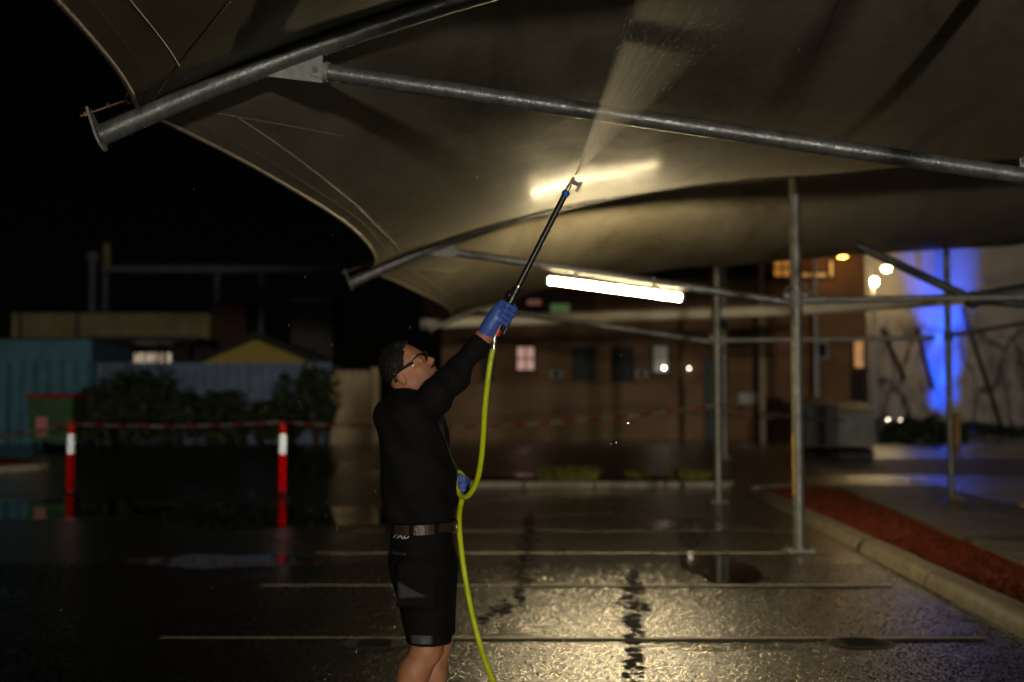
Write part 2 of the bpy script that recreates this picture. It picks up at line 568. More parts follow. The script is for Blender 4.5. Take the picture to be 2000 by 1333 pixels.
# rounded kerb nose at the far end
nose = [KP(23.8) + Vector((0.12, 0, .05)), KP(24.1) + Vector((0.14, 0, .05)), KP(24.35) + Vector((0.26, 0, .05)), KP(24.5) + Vector((0.5, 0.03, .05)), KP(24.6) + Vector((0.95, 0.1, .05))]
MB().tube(nose, 0.11, 10).build('kerb_stone', 'kerb', kr, smooth=True)

def path_x(Y):           # left edge of the footpath
    return 4.75 + 0.115 * (Y - 12)
def path_r(Y):
    return path_x(Y) + 1.95
mb = MB()
Ys = [5.5 + i * 0.5 for i in range(39)]
n = 7
vs = []
for Y in Ys:
    for k in range(n + 1):
        x = kerb_x(Y) + 0.235 + (path_x(Y) - kerb_x(Y) - 0.235) * k / n
        vs.append((x, Y, 0.085 + 0.03 * math.sin(math.pi * k / n) + random.uniform(-.012, .012)))
mb.add(vs, [(j * (n + 1) + i, j * (n + 1) + i + 1, (j + 1) * (n + 1) + i + 1, (j + 1) * (n + 1) + i) for j in range(len(Ys) - 1) for i in range(n)])
bed = struct(mb.build('mulch_bed', 'mulch'), 'red bark mulch bed between kerb and footpath')
mb = MB()
rnd = random.Random(3)
for i in range(9000):
    Y = 7.5 + 16.5 * rnd.random() ** 1.5
    x = kerb_x(Y) + 0.25 + (path_x(Y) - kerb_x(Y) - 0.3) * rnd.random()
    l, w_, h_ = rnd.uniform(.02, .055), rnd.uniform(.008, .02), rnd.uniform(.004, .01)
    mb.box((x, Y, 0.105 + rnd.uniform(0, .02)), (l, w_, h_), rnd.uniform(0, 6.3), rnd.uniform(-.5, .5), rnd.uniform(-.4, .4))
o = mb.build('bark_chips', 'mulch', bed)
o['kind'] = 'stuff'
o['label'] = 'loose red bark chips of the mulch bed'

fp = struct(MB().build('footpath', 'path'), 'damp concrete footpath beside the mulch bed')
Y = 5.5
while Y < 24.6:
    b = min(Y + 2.4, 24.9)
    mb = MB()
    a_ = Y + 0.008
    mb.prism([(path_x(a_), a_, 0), (path_r(a_), a_, 0), (path_r(b), b - .008, 0), (path_x(b), b - .008, 0)], (0, 0, 0.13 + random.uniform(-.004, .004)))
    mb.build('slab', 'path', fp)
    Y += 2.4

# far garden bed across the end of the car park
fk = struct(MB().build('far_kerb', 'kerb'), 'low concrete kerb across the end of the car park')
x = -1.2
while x < 4.0:
    MB().box((x + 0.72, 26.3, 0.06), (1.42, 0.16, 0.14), bev=0.02).build('kerb_stone', 'kerb', fk)
    x += 1.44
mb = MB()
vs = []
for j in range(7):
    for i in range(23):
        yy = 26.38 + j * 0.35
        vs.append((-1.2 + i * 0.26, yy, max(0.09, tz(yy) + 0.03) + 0.03 + random.uniform(-.02, .02)))
mb.add(vs, [(j * 23 + i, j * 23 + i + 1, (j + 1) * 23 + i + 1, (j + 1) * 23 + i) for j in range(6) for i in range(22)])
struct(mb.build('garden_bed', 'mulch'), 'red mulch garden bed across the end of the car park')
# kerb island at the left
c0 = P(10, 940, 29.2)
mb = MB()
ring = [(c0.x - 4 + 4.6 * math.cos(q) ** 1.0, 30.2 + 1.0 * math.sin(q)) for q in [math.pi * 2 * k / 26 for k in range(26)]]
mb.prism([(x, y, tz(y) - .05) for x, y in ring], (0, 0, 0.17))
isl = struct(mb.build('kerb_island', 'kerb'), 'concrete edged traffic island beside the bollards')
mb = MB().prism([(c0.x - 4 + (x - c0.x + 4) * .93, 30.2 + (y - 30.2) * .8, tz(y) + .1) for x, y in ring], (0, 0, 0.05))
mb.build('mulch', 'mulch', isl)

# ------------------------------------------------------------------ shade frames
TIPU = 4.92
def zr(u):               # rafter centre height at distance u from the tip
    if u <= TIPU:
        return 2.95 + 0.47 * u - 0.0453 * u * u
    d = u - TIPU
    return 4.168 + 0.095 * d - 0.006 * d * d
def frame_x(Y):
    return 3.14 + 0.0480 * (Y - 14.1)

FY = [-0.9, 6.6, 14.1, 21.9]
flabels = ['galvanised shade frame standing behind the worker\'s back', 'galvanised shade frame with pipe rafter right above the worker',
           'galvanised shade frame carrying the lit tube lamp', 'galvanised shade frame beyond the lit tube lamp']
def make_frame():
    t_ = thing('cantilever_shade', (0, 0, 0), '', 'shade structure', 'cantilever shade structures')
    x0 = -TIPU
    MB().tube([(0, 0, 0.02), (0, 0, 4.12)], 0.062, 24).build('post', 'galv', t_, smooth=True)
    MB().tube([(x0 + u, 0, zr(u)) for u in np.linspace(0, 9.3, 48)], 0.056, 28).build('rafter', 'galv_wet', t_, smooth=True)
    # struts
    sx, sz = -3.75, 3.285
    MB().tube([(sx, 0, sz), (-0.075, 0, 2.73)], 0.044, 24).build('strut', 'galv_wet', t_, smooth=True)
    MB().tube([(0.07, 0, 2.76), (3.72, 0, 2.80)], 0.040, 16).build('strut', 'galv', t_, smooth=True)
    # triangular bracket under the rafter with clevis and bolt
    u1, u2 = -4.09 - x0, -3.77 - x0
    br = MB().prism([(x0 + u1, -0.008, zr(u1) - 0.045), (x0 + u2, -0.008, zr(u2) - 0.04), (sx - 0.02, -0.008, sz - 0.06), (sx - 0.14, -0.008, sz - 0.045)], (0, 0.016, 0)).build('bracket', 'plate', t_)
    cl = MB().tube([(sx - 0.012, 0, sz + 0.002), (sx + 0.012, 0, sz - 0.002)], 0.052, 24).build('flange', 'plate', t_)
    mb = MB()
    ring = []
    for k in range(17):
        q = math.pi / 2 + math.pi * k / 16
        ring.append((sx - 0.055 + 0.036 * math.cos(q), -0.022, sz + 0.006 + 0.036 * math.sin(q)))
    ring += [(sx - 0.01, -0.022, sz - 0.042), (sx - 0.01, -0.022, sz + 0.042)]
    mb.prism(ring, (0, 0.012, 0)).build('clevis_plate', 'plate', t_)
    mb = MB().prism([(sx - 0.055 + 0.017 * math.cos(math.pi * k / 3), -0.036, sz + 0.006 + 0.017 * math.sin(math.pi * k / 3)) for k in range(6)], (0, 0.072, 0))
    mb.build('bolt', 'bolt', t_)
    # collar on the post
    MB().tube([(0, 0, 2.66), (0, 0, 2.86)], 0.072, 24).build('collar', 'plate', t_, smooth=True)
    for s_ in (-1, 1):
        MB().box((s_ * 0.10, 0, 2.765), (0.075, 0.014, 0.13)).build('collar_lug', 'plate', t_)
    ringp = [(0.15 * math.cos(q), -0.075, 2.78 + 0.15 * math.sin(q)) for q in [math.pi * (0.02 + 0.96 * k / 16) for k in range(17)]]
    MB().tube(ringp, 0.008, 6).build('collar_hoop', 'bolt', t_, smooth=True)
    # base plate and its bolts
    MB().box((0, 0, 0.012), (0.30, 0.30, 0.022), bev=0.004).build('base_plate', 'plate', t_)
    for a in (-1, 1):
        for b in (-1, 1):
            MB().tube([(a * .11, b * .11, 0.02), (a * .11, b * .11, 0.06)], 0.014, 6).build('bolt', 'bolt', t_)
    # tip: end plate, tension rod
    d = Vector((1, 0, 0.4)).normalized()
    tip = Vector((x0, 0, zr(0)))
    upv = Vector((-0.4, 0, 1)).normalized()
    c = tip - d * 0.006
    mb = MB()
    poly = []
    for k in range(16):
        q = math.pi + math.pi * k / 15
        poly.append(c + Vector((0, 1, 0)) * 0.072 * math.cos(q) + upv * 0.085 * math.sin(q))
    poly += [c + Vector((0, 0.035, 0)) + upv * 0.16, c + Vector((0, -0.035, 0)) + upv * 0.16]
    mb.prism(poly, -d * 0.012).build('end_plate', 'plate', t_)
    rod0, rod1 = c + upv * 0.135 - d * 0.06, c + upv * 0.125 + d * 0.20
    rd = MB().tube([rod0, rod1], 0.005, 8).build('tension_rod', 'rust', t_, smooth=True)
    MB().tube([rod0 + d * .022, rod0 + d * .042], 0.013, 6).build('nut', 'rust', rd)
    MB().tube([rod0 + d * .15, rod0 + d * .165], 0.015, 6).build('nut', 'bolt', rd)
    # shackle and corner plate
    mb = MB().tube([rod1 + Vector((0.03 * math.cos(q) + 0.02, 0, 0.032 * math.sin(q) + 0.012)) for q in [R(70 + 25 * k) for k in range(9)]], 0.006, 8)
    mb.build('shackle', 'rust', t_, smooth=True)
    cpz = rod1 + Vector((0.03, 0, 0.012))
    cp = MB().prism([cpz + Vector(v) for v in ((-.012, -.006, 0.0), (0.02, -.006, -.022), (.10, -.006, -.014), (.175, -.006, .03), (.14, -.006, .042), (.02, -.006, .032))], (0, 0.012, 0)).build('corner_plate', 'plate', t_)
    for q in (0.025, 0.105):
        MB().tube([cpz + Vector((q, -.016, .01 + q * .1)), cpz + Vector((q, .016, .01 + q * .1))], 0.011, 6).build('bolt', 'bolt', cp)
    # hanging water beads along the underside
    mb = MB()
    rn = random.Random(11)
    for k in range(170):
        f = rn.random()
        q = rn.uniform(-1.9, -1.1)
        p = Vector((sx, 0, sz)).lerp(Vector((-0.1, 0, 2.765)), f)
        mb.sphere(p + Vector((0, 0.042 * math.cos(q), 0.044 * math.sin(q) - .001)), rn.uniform(.0025, .0055), 6, 4, (1, 1, 1.3))
    for k in range(60):
        u = rn.uniform(0, 3)
        mb.sphere((x0 + u, rn.uniform(-.02, .02), zr(u) - 0.058), rn.uniform(.002, .005), 6, 4, (1, 1, 1.3))
    o = mb.build('water_beads', 'water', t_, smooth=True)
    o['kind'] = 'stuff'
    return t_

def water_material():
    m, t, b = nmat('water_drop')
    b.inputs["Base Color"].default_value = (0.9, 0.92, 0.95, 1)
    b.inputs["Roughness"].default_value = 0.08
    b.inputs["Transmission Weight"].default_value = 0.85
    b.inputs["IOR"].default_value = 1.33
    n = N(t, "ShaderNodeTexNoise", i_Scale=40.0)
    bp = N(t, "ShaderNodeBump", i_Strength=0.05, i_Distance=0.001)
    t.links.new(n.outputs["Fac"], bp.inputs["Height"])
    t.links.new(bp.outputs[0], b.inputs["Normal"])
    return m
M['water'] = water_material()

f0 = make_frame()
frames = []
for i, Y in enumerate(FY):
    loc = (frame_x(Y), Y, 0)
    f = f0 if i == 0 else copy_tree(f0, loc)
    f.location = loc
    ORG[f] = Vector(loc)
    f['label'] = flabels[i]
    frames.append(f)
# yellow safety stripe on the near visible post
mb = MB()
vs = []
for z in (0.62, 1.28):
    for k in range(5):
        q = R(180 + 6 * k + 8)
        vs.append((frame_x(14.1) + 0.0635 * math.cos(q), 14.1 + 0.0635 * math.sin(q), z))
mb.add(vs, [(k, k + 1, 6 + k, 5 + k) for k in range(4)])
o = mb.build('safety_stripe', 'yellow_paint', frames[2])
o['label'] = 'yellow reflective strip down the post'

# pale tie beam beyond, single post on the footpath, far post
Y = 22.35
tb = thing('tie_beam', (frame_x(21.9), Y, 3.2), 'long pale horizontal steel beam running behind the lit tube lamp', 'beam')
MB().tube([P(828, 632, Y), P(1540, 606, Y), P(1905, 583, Y)], 0.105, 16).build('pipe', 'beam_paint' if 'beam_paint' in M else mat('pale_beam_paint', (0.6, 0.54, 0.41), 0.45, 0, 0.5, 0.2, 2.0), tb, smooth=True)
MB().tube([P(822, 633, Y), P(831, 632, Y)], 0.11, 12).build('end_cap', 'plate', tb, smooth=True)
p4 = P(1858, 985, 21.3)
sp = thing('steel_post', (p4.x, 21.3, 0), 'slim steel post at the footpath edge in front of the blue light', 'post')
MB().tube([(p4.x, 21.3, 0.13), (p4.x, 21.3, 4.35)], 0.055, 20).build('pipe', 'galv', sp, smooth=True)
MB().box((p4.x, 21.3, 0.135), (0.28, 0.28, 0.02)).build('base_plate', 'plate', sp)
MB().tube([(p4.x, 21.3, 2.72), (p4.x, 21.3, 2.86)], 0.075, 16).build('collar', 'bolt', sp, smooth=True)
MB().tube([(p4.x, 21.3, 2.80), P(2120, 612, 21.3)], 0.036, 12).build('strut', 'dkmetal', sp, smooth=True)
p5 = P(1416, 925, 31.5)
fpz = tz(31.5)
sp = thing('steel_post', (p5.x, 31.5, fpz), 'far steel post behind the tape-tied post', 'post')
MB().tube([(p5.x, 31.5, fpz), (p5.x, 31.5, 5.6)], 0.08, 16).build('pipe', 'galv', sp, smooth=True)
MB().box((p5.x, 31.5, fpz + .015), (0.32, 0.32, 0.03)).build('base_plate', 'plate', sp)
# neighbouring frame on the right: dark pipes meeting at a node
nb = thing('braced_pipe_frame', (5.1, 14.3, 0), 'dark pipe node of the neighbouring shade frame before the mural', 'shade frame')
nd = P(1900, 586, 14.25)
MB().tube([P(1672, 478, 14.25), nd], 0.05, 14).build('brace', 'dkmetal', nb, smooth=True)
MB().tube([nd - Vector((0.02, 0, 0)), P(2180, 545, 14.25)], [0.085, 0.13], 18).build('arm', 'dkmetal', nb, smooth=True)
MB().tube([nd, P(2200, 612, 14.25)], 0.05, 14).build('strut', 'dkmetal', nb, smooth=True)
MB().sphere(nd, 0.10, 14, 10).build('node', 'dkmetal', nb, smooth=True)
pb = P(2180, 560, 14.25)
MB().tube([(pb.x, 14.25, 0.0), (pb.x, 14.25, 3.6)], 0.062, 16).build('post', 'galv', nb, smooth=True)

# ------------------------------------------------------------------ canopies
def sag(t):
    return 0.50 * (1 - abs(2 * t - 1) ** 2.3)
def edge_u(t):
    return 0.19 + 0.48 * (1 - abs(2 * t - 1) ** 2.0)
UR = 9.2
def can(i, u, t):
    Ya, Yb = FY[i], FY[i + 1]
    Y = Ya + (Yb - Ya) * t
    x = frame_x(Y) - TIPU + u
    k = smooth01(0.0, 0.06, t) * smooth01(0.0, 0.06, 1 - t)
    wob = 0.018 * noise.noise(Vector((x * 0.7, Y * 0.55, i * 3.1))) * k
    return Vector((x, Y, zr(u) + 0.058 - sag(t) * (0.47 + 0.175 * min(u, 3.1)) + wob))
clabels = ['dark fabric canopy bay on the near side of the pipe rafter above', 'khaki fabric canopy bay being sprayed by the worker', 'pale fabric canopy bay lit by the tube lamp behind it']
for i in range(3):
    NU, NT = 90, 56
    mb = MB()
    vs = []
    for a in range(NT + 1):
        t = a / NT
        for b in range(NU + 1):
            u0 = edge_u(t)
            vs.append(can(i, u0 + (UR - u0) * (b / NU) ** 1.25, t))
    mb.add(vs, [(a * (NU + 1) + b, a * (NU + 1) + b + 1, (a + 1) * (NU + 1) + b + 1, (a + 1) * (NU + 1) + b) for a in range(NT) for b in range(NU)])
    o = mb.build('shade_canopy', 'fabric', org=(frame_x(FY[i]), (FY[i] + FY[i + 1]) / 2, 3.5), smooth=True, thick=0.004)
    tag(o, clabels[i], 'canopy', 'shade canopy bays')
    # hem strip along the free edge, cable and stitched seams
    ts = [k / 60 for k in range(61)]
    mb = MB()
    vs = []
    for t in ts:
        for du, dz in ((-0.012, -0.004), (0.10, -0.009)):
            v = can(i, edge_u(t) + du, t)
            v.z += dz
            vs.append(v)
    mb.add(vs, [(2 * k, 2 * k + 1, 2 * k + 3, 2 * k + 2) for k in range(60)])
    mb.build('hem', 'fabric', o, thick=0.006)
    mb = MB()
    mb.tube([can(i, edge_u(t), t) - Vector((0, 0, 0.006)) for t in ts], 0.015, 8)
    mb.build('edge_cable', 'hem', o, smooth=True)
    mb = MB().tube([can(i, edge_u(t) + 0.16 + 0.1 * abs(2 * t - 1), t) - Vector((0, 0, 0.004)) for t in ts[4:-4]], 0.0045, 6)
    mb.build('stitched_seam', 'hem', o, smooth=True)
    # corner reinforcement seams, raised webbing over the far half and a cross seam
    mb = MB().tube([can(i, 0.32 + 0.7 * q, 0.015 + 0.16 * q) - Vector((0, 0, 0.004)) for q in [k / 14 for k in range(15)]], 0.0035, 6)
    mb.build('stitched_seam', 'hem', o, smooth=True)
    mb = MB().tube([can(i, 0.32 + 0.7 * q, 1 - 0.015 - 0.16 * q) - Vector((0, 0, 0.004)) for q in [k / 14 for k in range(15)]], 0.0035, 6)
    mb.build('stitched_seam', 'hem', o, smooth=True)
    for us in (4.05, 7.3):
        mb = MB()
        vs = []
        for t in ts[1:-1]:
            for du in (-0.022, 0.022):
                v = can(i, us + du, t)
                v.z -= 0.008
                vs.append(v)
        mb.add(vs, [(2 * k, 2 * k + 1, 2 * k + 3, 2 * k + 2) for k in range(len(ts) - 3)])
        mb.build('lapped_seam', 'fabric', o, thick=0.004)

# ------------------------------------------------------------------ tube lamps (same batten on two frames)
M['tube_on'] = emit('lit_tube', (1.0, 0.79, 0.43), TUBE_L)
M['lamp_body'] = mat('lamp_housing', (0.5, 0.5, 0.48), 0.4, 0, 0.5, 0.15, 10.0)
def tube_lamp(i, label):
    X, Y = frame_x(FY[i]), FY[i]
    a = Vector((X - 2.735, Y - 0.06, 2.965))
    b = Vector((X - 1.285, Y - 0.06, 2.775))
    d = (b - a).normalized()
    t_ = thing('tube_lamp', (a + b) / 2, label, 'lamp', 'tube lamps under the frames')
    MB().tube([a, b], 0.034, 10).build('tube', 'tube_on', t_, smooth=True)
    MB().tube([a - d * 0.03, a + d * .002], 0.05, 14).build('end_cap', 'lamp_body', t_, smooth=True)
    MB().tube([b - d * .002, b + d * 0.03], 0.05, 14).build('end_cap', 'lamp_body', t_, smooth=True)
    MB().tube([a + Vector((0, .004, .048)), b + Vector((0, .004, .048))], 0.022, 6).build('spine', 'lamp_body', t_)
    for f in (0.2, 0.8):
        p = a.lerp(b, f)
        MB().box(p + Vector((0, 0.035, 0.11)), (0.03, 0.02, 0.16)).build('hanger', 'lamp_body', t_)
    return t_
tube_lamp(2, 'bright white tube lamp hung under the slanting strut')

# ------------------------------------------------------------------ work light behind the camera position
def work_light(loc, aim, watts):
    loc = Vector(loc)
    t_ = thing('work_light', (loc.x, loc.y, 0), 'floodlight on a tripod stand lighting the worker from afar', 'work light')
    for k in range(3):
        q = R(90 + 120 * k)
        MB().tube([(loc.x, loc.y, 0.55), (loc.x + 0.45 * math.cos(q), loc.y + 0.45 * math.sin(q), 0.01)], 0.014, 8).build('leg', 'dkmetal', t_, smooth=True)
    MB().tube([(loc.x, loc.y, 0.3), (loc.x, loc.y, loc.z - 0.16)], 0.016, 10).build('pole', 'dkmetal', t_, smooth=True)
    MB().box(loc + Vector((0, -0.06, 0)), (0.34, 0.1, 0.28), bev=0.02).build('housing', 'dkmetal', t_)
    ld = bpy.data.lights.new('flood', 'SPOT')
    ld.energy = watts
    ld.color = (1.0, 0.91, 0.75)
    ld.shadow_soft_size = 0.45
    ld.spot_size = R(52)
    ld.spot_blend = 0.5
    lo = bpy.data.objects.new('flood_lamp', ld)
    COL.objects.link(lo)
    lo.parent = t_
    lo.location = loc + Vector((0, 0.06, 0)) - ORG[t_]
    lo.rotation_euler = (loc - Vector(aim)).to_track_quat('Z', 'Y').to_euler()
work_light((4.0, -30.0, 1.3), (-1.5, 14, 2.2), FLOOD_W)

# ------------------------------------------------------------------ signed distance modelling (people)
def rcone(a, b, ra, rb):
    return ('c', np.array(a, float), np.array(b, float), ra, rb)
def ell(c, r, R3=None):
    return ('e', np.array(c, float), np.array(r, float), np.eye(3) if R3 is None else np.array(R3, float))
def rbox(c, h, rad, R3=None):
    return ('b', np.array(c, float), np.array(h, float), rad, np.eye(3) if R3 is None else np.array(R3, float))
def sd_(p, X):
    k = p[0]
    if k == 'c':
        a, b, ra, rb = p[1:]
        ab = b - a
        h = np.clip(((X - a) @ ab) / (ab @ ab), 0, 1)
        return np.linalg.norm(X - a - h[..., None] * ab, axis=-1) - (ra + (rb - ra) * h)
    if k == 'e':
        c, r, R3 = p[1:]
        q = (X - c) @ R3
        k0 = np.linalg.norm(q / r, axis=-1)
        k1 = np.linalg.norm(q / (r * r), axis=-1)
        return k0 * (k0 - 1) / np.maximum(k1, 1e-6)
    c, h, rad, R3 = p[1:]
    q = np.abs((X - c) @ R3) - (h - rad)
    return np.linalg.norm(np.maximum(q, 0), axis=-1) + np.minimum(q.max(-1), 0) - rad
def smin(a, b, k):
    h = np.clip(0.5 + 0.5 * (b - a) / k, 0, 1)
    return b + (a - b) * h - k * h * (1 - h)
def smax(a, b, k):
    return -smin(-a, -b, k)
def grid(lo, hi, h):
    ax = [np.arange(lo[i], hi[i] + h, h) for i in range(3)]
    return np.stack(np.meshgrid(*ax, indexing='ij'), -1)
def union(prims, X, k=0.02):
    d = None
    for p in prims:
        kk = k
        if isinstance(p, tuple) and p[0] == 'k':
            kk, p = p[1], p[2]
        v = sd_(p, X)
        d = v if d is None else smin(d, v, kk)
    return d
def surf(F, lo, h):
    """naive surface nets -> verts, quads"""
    neg = F < 0
    nx, ny, nz = F.shape
    c = [(i, j, k) for i in (0, 1) for j in (0, 1) for k in (0, 1)]
    sl = lambda o: tuple(slice(o[q], F.shape[q] - 1 + o[q]) for q in range(3))
    cnt = sum(neg[sl(o)].astype(np.int8) for o in c)
    act = (cnt > 0) & (cnt < 8)
    acc = np.zeros(act.shape + (3,))
    num = np.zeros(act.shape)
    for a in c:
        for ax in range(3):
            if a[ax] == 0:
                b = tuple(a[q] + (q == ax) for q in range(3))
                fa, fb = F[sl(a)], F[sl(b)]
                cr = (fa < 0) != (fb < 0)
                t = np.where(cr, fa / np.where(fa == fb, 1, fa - fb), 0)
                for q in range(3):
                    acc[..., q] += np.where(cr, a[q] + (t if q == ax else 0), 0)
                num += cr
    idx = -np.ones(act.shape, int)
    w_ = np.argwhere(act)
    idx[act] = np.arange(len(w_))
    V = (w_ + acc[act] / num[act][:, None]) * h + np.array(lo)
    Q = []
    for ax in range(3):
        o1, o2 = [(1, 2), (2, 0), (0, 1)][ax]
        s0 = [slice(1, n - 1) for n in F.shape]
        s0[ax] = slice(0, F.shape[ax] - 1)
        s1 = list(s0)
        s1[ax] = slice(1, F.shape[ax])
        a, b = neg[tuple(s0)], neg[tuple(s1)]
        e = np.argwhere(a != b)
        if len(e) == 0:
            continue
        fl = a[a != b]
        base = e + np.array([1 if q != ax else 0 for q in range(3)])
        def cell(d1, d2):
            z = base.copy()
            z[:, o1] -= d1
            z[:, o2] -= d2
            return idx[z[:, 0], z[:, 1], z[:, 2]]
        q4 = np.stack([cell(1, 1), cell(0, 1), cell(0, 0), cell(1, 0)], 1)
        q4[~fl] = q4[~fl][:, ::-1]
        Q.append(q4)
    return V, np.concatenate(Q)
def sdf_obj(name, fn, lo, hi, h, m, parent, smooth=1):
    X = grid(lo, hi, h)
    V, Q = surf(fn(X), lo, h)
    mb = MB()
    mb.v = [tuple(v) for v in V + np.array(ORG[parent])]
    mb.f = [tuple(int(i) for i in q) for q in Q]
    o = mb.build(name, m, parent)
    o.data.polygons.foreach_set("use_smooth", [True] * len(o.data.polygons))
    if smooth:
        md = o.modifiers.new("relax", 'SMOOTH')
        md.factor = 0.5
        md.iterations = smooth
    return o

# ------------------------------------------------------------------ the worker
YM = 5.43
MO = Vector((px2x(820, YM), YM, 0))
def L(px, py, dy=0.0):
    """worker-local point from the man's outline (at his own depth)"""
    v = P(px, py, YM) - MO
    return np.array([v.x, dy, v.z])
man = thing('person', MO, 'man in black shirt and shorts spraying upward in clear safety glasses', 'person')

def skin_material():
    m, t, b = nmat('skin')
    tc = N(t, "ShaderNodeTexCoord")
    n = N(t, "ShaderNodeTexNoise", i_Scale=18.0, i_Detail=6.0)
    t.links.new(tc.outputs["Object"], n.inputs["Vector"])
    sk = ramp(t, n.outputs["Fac"], [(0.28, (0.36, 0.14, 0.07)), (0.72, (0.53, 0.24, 0.128))])
    ds = N(t, "ShaderNodeVectorMath", operation='DISTANCE')
    t.links.new(tc.outputs["Object"], ds.inputs[0])
    ds.inputs[1].default_value = tuple(float(v) for v in Hd(0.055, 0, -0.085))
    sp = N(t, "ShaderNodeTexNoise", i_Scale=420.0, i_Detail=2.0)
    t.links.new(tc.outputs["Object"], sp.inputs["Vector"])
    sm = N(t, "ShaderNodeMath", operation='MULTIPLY')
    t.links.new(ramp(t, ds.outputs["Value"], [(0.045, g3(0.55)), (0.085, g3(0.0))]), sm.inputs[0])
    t.links.new(ramp(t, sp.outputs["Fac"], [(0.3, g3(0.5)), (0.7, g3(1.2))]), sm.inputs[1])
    mxs = N(t, "ShaderNodeMixRGB")
    mxs.inputs[2].default_value = (0.10, 0.05, 0.035, 1)
    t.links.new(sm.outputs[0], mxs.inputs[0])
    t.links.new(sk, mxs.inputs[1])
    t.links.new(mxs.outputs[0], b.inputs["Base Color"])
    b.inputs["Roughness"].default_value = 0.58
    b.inputs["Subsurface Weight"].default_value = 0.0
    n2 = N(t, "ShaderNodeTexNoise", i_Scale=300.0, i_Detail=3.0)
    t.links.new(tc.outputs["Object"], n2.inputs["Vector"])
    bp = N(t, "ShaderNodeBump", i_Strength=0.12, i_Distance=0.002)
    t.links.new(n2.outputs["Fac"], bp.inputs["Height"])
    t.links.new(bp.outputs[0], b.inputs["Normal"])
    return m
M['cloth'] = mat('black_cotton', (0.0065, 0.0065, 0.0068), 0.85, 0, 0.18, 0.3, 12.0, 0.4, 180.0)
M['shorts'] = mat('black_work_shorts', (0.0045, 0.0045, 0.005), 0.8, 0, 0.18, 0.3, 12.0, 0.35, 200.0)
M['grey_cloth'] = mat('dark_grey_stretch_panel', (0.035, 0.035, 0.037), 0.7, 0, 0.3, 0.3, 40.0, 0.3, 200.0)
M['grey_patch'] = mat('grey_reflective_patch', (0.06, 0.06, 0.062), 0.55, 0, 0.4, 0.2, 40.0)
M['leather'] = mat('brown_leather', (0.055, 0.028, 0.02), 0.4, 0, 0.5, 0.35, 25.0, 0.3, 90.0)
M['nitrile'] = mat('blue_nitrile', (0.060, 0.125, 0.46), 0.42, 0, 0.5, 0.12, 14.0, 0.06, 90.0)
M['hair'] = mat('dark_hair', (0.010, 0.008, 0.006), 0.6, 0, 0.4, 0.4, 60.0, 0.8, 160.0)
M['steel'] = mat('bright_fitting', (0.45, 0.42, 0.38), 0.25, 0.9, 0.5, 0.15, 30.0)
M['brass'] = mat('brass_fitting', (0.42, 0.33, 0.20), 0.32, 0.85, 0.5, 0.2, 30.0)
M['white_mark'] = mat('white_print', (0.55, 0.55, 0.52), 0.6, 0, 0.3, 0.1, 30.0)
M['shoe'] = mat('dark_boot_leather', (0.03, 0.022, 0.016), 0.5, 0, 0.4, 0.3, 30.0, 0.2, 90.0)
M['sole'] = mat('rubber_sole', (0.015, 0.015, 0.015), 0.7, 0, 0.3, 0.2, 30.0)
M['eye'] = mat('eye_white', (0.55, 0.5, 0.46), 0.2, 0, 0.5, 0.05, 30.0)
M['iris'] = mat('dark_iris', (0.02, 0.012, 0.008), 0.15, 0, 0.5, 0.1, 30.0)

# head frame: tilted back about 35 degrees, face turned slightly to this side
HC = L(797, 725, -0.01)
pit, yaw = R(38), R(15)
fw = np.array([math.cos(pit) * math.cos(yaw), -math.sin(yaw), math.sin(pit) * math.cos(yaw)])
up0 = np.array([-math.sin(pit), 0, math.cos(pit)])
sdv = np.cross(up0, fw)
sdv /= np.linalg.norm(sdv)          # towards his left (away from the camera)
upv_ = np.cross(fw, sdv)
H3 = np.stack([fw, sdv, upv_], 1)
def Hd(f, s, u):
    return HC + H3 @ np.array([f, s, u])
def hel(f, s, u, a, b, c):
    return ell(Hd(f, s, u), (a, b, c), H3)
def hc(p, q, ra, rb):
    return rcone(Hd(*p), Hd(*q), ra, rb)
M['skin'] = skin_material()
SHR, ELB, WRI = L(812, 822, -0.17), L(888, 745, -0.26), L(946, 667, -0.24)
SHL, ELL, WRL = L(812, 812, 0.19), L(838, 930, 0.24), L(884, 952, 0.13)
HIPR, KNR, ANR = L(832, 1085, -0.085), L(838, 1258, -0.10), L(772, 1412, -0.10)
HIPL, KNL, ANL = L(838, 1085, 0.085), L(852, 1262, 0.10), L(832, 1450, 0.10)
ANR[2] = max(ANR[2], 0.15)
ANL[2] = 0.085
def mid(a, b, t):
    return a + (b - a) * t
